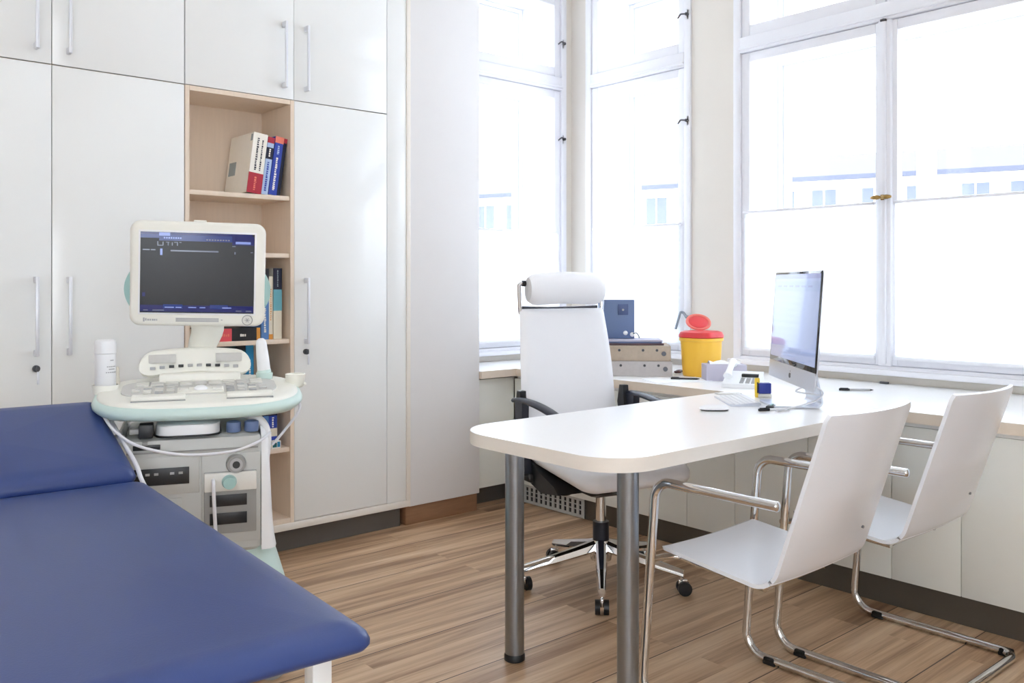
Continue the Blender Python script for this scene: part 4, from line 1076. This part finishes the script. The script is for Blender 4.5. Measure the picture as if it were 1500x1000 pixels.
# yellow highlighter and blue ink pad
r = thing('highlighter', 'yellow highlighter standing on end beside the blue ink pad', 'pen', (3.165, 2.098, TOP))
m = MB(); m.lathe([(.0, 0), (.009, 0), (.0105, .004), (.0105, .045)], seg=18); m.build('barrel', 'highl', r)
m = MB(); m.lathe([(.0108, .045), (.0108, .076), (.008, .080), (.0, .080)], seg=18); m.build('cap', 'highl', r)
r = thing('stamp_box', 'small royal blue self-inking stamp between keyboard and computer foot', 'stamp', (3.185, 2.078, TOP), R(-41))
m = MB(); m.box(-.028, .028, -.018, .018, 0, .016, bev=.003); m.build('foot', 'keyline', r)
m = MB(); m.box(-.026, .026, -.016, .016, .016, .060, bev=.004); m.build('case', 'royal', r)
m = MB(); m.box(-.032, -.026, -.010, .010, .018, .064, bev=.002); m.build('clip', 'black', r)
# pens on the desk
def pen(label, p, rz, L=.14, rad=.0045, body='whiteplastic', tip='black', group=None):
    r = thing('pen', label, 'pen', (p[0], p[1], TOP + rad), rz, group)
    m = MB(); m.cyl((-L / 2, 0, 0), (L / 2 - .014, 0, 0), rad, seg=14); m.build('barrel', body, r)
    m = MB(); m.cyl((L / 2 - .014, 0, 0), (L / 2, 0, 0), rad * .95, .001, seg=14, mt=tip); m.cyl((-L / 2 - .004, 0, 0), (-L / 2 + .04, 0, 0), rad * 1.12, seg=14, mt=tip); m.box(-L / 2, -L / 2 + .035, -.0015, .0015, rad, rad + .003, mt=tip); m.build('cap', None, r)
    return r
pen('white pen with black cap lying in front of the computer foot', (2.885, 1.835), R(-25), L=.13)
pen('dark blue pen lying on the white papers on the worktop', (3.47, 2.705), R(-52), L=.135, body='navyblack', tip='black')
pen('grey pen on the worktop between computer and window', (3.69, 1.94), R(-50), L=.14, body='lightgrey', tip='black')
m = MB(); m.box(-.028, .028, -.014, .014, 0, .009, bev=.003, mt='black'); m.box(-.010, .03, -.004, .004, .009, .0125, bev=.001, mt='tealcap')
flat('desk_clip', 'small black and green clip on the desk beside the white pen', 'clip', m, (2.935, 1.885, TOP), R(20))
# papers
m = MB(); m.box(-.105, .105, -.1485, .1485, 0, .002)
flat('paper_sheets', 'white sheets on the worktop in front of the yellow container', 'papers', m, (3.43, 2.73, TOP), R(62), mt='paper', smooth=0)
bpy.data.objects['pen.001'].location.z += .0022
m = MB(); m.prism(rrect(-.055, .055, -.02, .02, .006), 0, .004, mt='keyline')
flat('ruler', 'flat beige ruler at the back of the keyboard', 'ruler', m, (3.17, 2.245, TOP), R(-35))
# spectacles case / dark glasses
r = thing('scissors', 'dark maroon scissors handle beside the yellow container', 'scissors', (3.700, 2.935, TOP + .004), R(20))
m = MB(); m.tube([(.022 * math.cos(2 * PI * k / 20), .014 * math.sin(2 * PI * k / 20), .004) for k in range(20)], .0055, seg=8, closed=True); m.tube([(.042 + .022 * math.cos(2 * PI * k / 20), .006 + .013 * math.sin(2 * PI * k / 20), .004) for k in range(20)], .0055, seg=8, closed=True); m.build('grip', 'maroon', r)
m = MB(); m.box(.055, .15, -.004, .006, .002, .005, bev=.0008); m.build('blades', 'steel', r)
# sharps container
r = thing('sharps_container', 'yellow sharps bin with a red flip lid open on the worktop', 'bin', (3.700, 2.785, TOP))
m = MB(); rings = []
for s, z in ((.83, 0), (.86, .004), (.90, .06), (.955, .165), (.97, .178), (1.03, .180), (1.03, .194), (.97, .196)): rings.append([(x * s, y * s, z) for x, y in rrect(-.098, .098, -.098, .098, .072, 8)])
m.rings(rings); m.build('tub', 'yellow', r, smooth=40)
m = MB(); rings = []
for s, z in ((1.01, .1965), (1.05, .198), (1.05, .208), (.96, .224), (.80, .229), (.1, .230)): rings.append([(x * s, y * s, z) for x, y in rrect(-.098, .098, -.098, .098, .072, 8)])
m.rings(rings); ld = m.build('lid', 'red', r, smooth=40)
A = Vector((-.655, -.756, 0))
m = MB(T(.03, .03, .238) @ RZ(-41) @ RX(36)); m.lathe([(.0, -.004), (.062, -.004), (.066, .0), (.064, .007), (.056, .007), (.052, .001), (.0, .001)], (0, .052, 0), 32, mt='redinner')
m.lathe([(.0, .0012), (.048, .0012), (.050, .004), (.046, .006), (.0, .006)], (0, .052, 0), 32, mt='red')
m.build('flap', None, ld, smooth=40)
# lilac box and telephone
r = thing('tissue_box', 'low lilac cardboard box right of the yellow container', 'box', (3.615, 2.585, TOP), R(-40))
m = MB(); m.box(-.098, .098, -.055, .055, 0, .078, bev=.002); m.build('carton', 'lilac', r)
m = MB(); rr = random.Random(5); rows = []
for i in range(9):
    rows.append([(-.075 + .15 * j / 10, -.03 + .07 * i / 8, .0795 + .018 * math.sin(PI * i / 8) * (.6 + .4 * math.sin(j * 1.3 + i * .6))) for j in range(11)])
m.grid(rows); m.build('tissue', 'paper', r, smooth=60)
r = thing('telephone', 'white desk telephone with raised handset between lilac box and computer', 'telephone', (3.455, 2.365, TOP), R(-62))
m = MB(); m.rings([[(x, y, z) for y, z in ((-.085, 0), (-.085, .018), (.04, .040), (.085, .062), (.085, 0))] for x in (-.085, .085)]); m.build('housing', 'whiteplastic', r, smooth=20)
m = MB(); m.tube(spline([(-.06, -.075, .050), (-.058, -.055, .066), (-.056, .0, .085), (-.055, .06, .102), (-.055, .09, .096)], 5), [.020, .021, .020, .018, .016, .015, .0145, .0145, .0145, .0145, .0145, .015, .015, .0155, .016, .0165, .018, .02, .021, .021, .020], seg=14); m.build('handset', 'whiteplastic', r, smooth=60)
m = MB()
for i in range(3):
    for j in range(4): m.box(-.01 + i * .026, .008 + i * .026, -.068 + j * .022, -.054 + j * .022, .018 + j * .004, .026 + j * .004, bev=.001, mt='lightgrey')
m.box(-.01, .065, .03, .06, .040, .053, bev=.001, mt='black'); m.build('keypad', None, r)
# binders, folder and blue box in front of the second window
def binder(label, z, x1, rz, c1, loc):
    r = thing('ring_binder', label, 'binder', (loc[0], loc[1], z), rz, group='ring binders stacked under the window')
    m = MB(); m.box(-.16, .16, -.14, .14, 0, .003, mt=c1); m.box(-.16, .16, -.14, .14, .073, .076, mt=c1); m.box(-.16, .16, -.143, -.139, 0, .076, bev=.001, mt=c1)
    m.build('cover', None, r)
    m = MB(); m.box(-.152, .152, -.136, .13, .004, .060); m.build('paper_stack', 'pages', r, smooth=0)
    for x in (-.10, .02, .09):
        m = MB(); m.cyl((x, -.1425, .055), (x, -.1455, .055), .007, seg=14, mt='dkmetal'); m.cyl((x, -.1425, .055), (x, -.146, .055), .0035, seg=10, mt='black')
        m.build('rivet', None, r)
    m = MB(); m.cyl((.125, -.1425, .038), (.125, -.1455, .038), .012, seg=16); m.build('finger_ring', 'dkmetal', r)
    return r
binder('grey marbled ring binder at the bottom of the stack behind the office chair', TOP, 0, R(-46), 'greycard', (3.535, 3.06))
binder('brown marbled ring binder on top of the grey one', TOP + .077, 0, R(-46), 'kraft', (3.535, 3.07))
r = thing('folder_stack', 'thin dark folders lying on the brown binder, under the blue-grey box', 'folders', (3.53, 3.10, TOP + .1545), R(-44))
m = MB(); m.box(-.15, .15, -.12, .12, 0, .010, mt='maroon'); m.box(-.145, .14, -.115, .115, .010, .018, mt='slatedark'); m.box(-.14, .145, -.11, .11, .018, .026, mt='lilac'); m.build('folders', None, r, smooth=0)
r = thing('storage_box', 'upright blue-grey box with square panel on the folder stack behind the chair', 'box', (3.50, 3.19, TOP + .1815), R(-46))
m = MB(); m.box(-.095, .095, -.05, .05, 0, .205, bev=.004); m.build('housing', 'slate', r)
m = MB(); m.box(.008, .062, -.054, -.048, .125, .182, bev=.002, mt='slatedark'); m.ball((.035, -.054, .152), .006, .003, .006, mt='lightgrey'); m.build('label_panel', None, r)
for x, z in ((.048, .030), (.083, .022)):
    m = MB(); m.ball((x, -.052, z), .012, .008, .012); m.build('knob', 'whiteplastic', r)
m = MB(); m.tube(spline([(.083, -.055, .025), (.105, -.06, .030), (.118, -.05, .012), (.12, -.03, .004)], 5), .003, seg=8); m.build('lead', 'dkmetal', r)
# clip on the sill
m = MB(); m.box(-.02, .02, -.008, .008, 0, .010, bev=.002)
flat('window_stop', 'small dark stop on the window sill below the mullion', 'stop', m, (4.045, 1.99, TOP), R(90), mt='dkmetal')

# ------------------------------------------------------------------ building across the street
M['facade'] = mat('pale_facade', (235, 234, 232), .9, noise=.02, nscale=.5)
M['roof'] = mat('roof_tiles', (100, 96, 100), .9, noise=.06, nscale=3, stretch=(.2, 2, 2))
M['eave'] = mat('eave_gutter', (80, 83, 98), .8, noise=.03, nscale=1)
M['bwin'] = mat('far_window_glass', (88, 93, 110), .6, noise=.05, nscale=1)
S = 62 / 28
Pb = Vector((25.7 * S, 14.7 * S, 0)); rz = math.atan2(.932, -.363)
r = thing('building', 'pale building with grey roof and rows of windows across the street', 'building', (Pb.x, Pb.y, 0), rz)
# local: x along the facade, y = outwards from the street (behind), z up
ez = 1.22 + (4.64 - 1.22) * S
m = MB(); m.box(-80, 90, -12, 0, -12, ez); m.build('facade', 'facade', r, smooth=0)
m = MB(); m.rings([[(x, y, z) for y, z in ((.6, ez - .1), (-6, ez + 2.2), (-12.6, ez - .1))] for x in (-81, 91)]); m.build('roof', 'roof', r, smooth=0)
m = MB(); m.box(-81, 91, .05, .75, ez - .35, ez - .08); m.build('gutter', 'eave', r, smooth=0)
for k in range(-4, 8):
    for dx, w in ((0, 1.6), (2.8, 1.6)):
        x = -1.0 + k * 6.1 + dx
        m = MB(); m.box(x, x + w, -.05, .06, ez - 3.6, ez - 1.0, mt='bwin'); m.box(x + w / 2 - .05, x + w / 2 + .05, .05, .09, ez - 3.6, ez - 1.0, mt='facade')
        m.build('window', None, r, smooth=0)

# ------------------------------------------------------------------ light
w = bpy.data.worlds.new('overcast_sky'); sc.world = w; w.use_nodes = True
nt = w.node_tree; bg = nt.nodes['Background']; bg.inputs['Color'].default_value = (.93, .965, 1, 1); bg.inputs['Strength'].default_value = 7.0
def area(name, loc, sx, sy, power, rot=(0, 0, 0), colr=(1, .97, .93)):
    l = bpy.data.lights.new(name, 'AREA'); l.shape = 'RECTANGLE'; l.size = sx; l.size_y = sy; l.energy = power; l.color = colr
    o = bpy.data.objects.new(name, l); col.objects.link(o); o.location = loc; o.rotation_euler = rot; return o
for i, (x, y) in enumerate(((.2, .0), (1.9, .0), (.2, 2.0), (1.9, 2.0))):   # added fill lights without fixtures, aimed up at the ceiling
    area('ceiling_fill', (x, y, 2.75), .5, .5, 4, (PI, 0, 0), (.90, .96, 1))

sc.render.engine = 'CYCLES'
sc.cycles.use_denoising = True
sc.cycles.max_bounces = 10; sc.cycles.diffuse_bounces = 6; sc.cycles.transparent_max_bounces = 16; sc.cycles.glossy_bounces = 4
sc.cycles.caustics_reflective = False; sc.cycles.caustics_refractive = False; sc.cycles.sample_clamp_indirect = 6
sc.view_settings.view_transform = 'Standard'; sc.view_settings.look = 'None'; sc.view_settings.gamma = 1; sc.view_settings.exposure = .31
sc.view_settings.use_curve_mapping = False
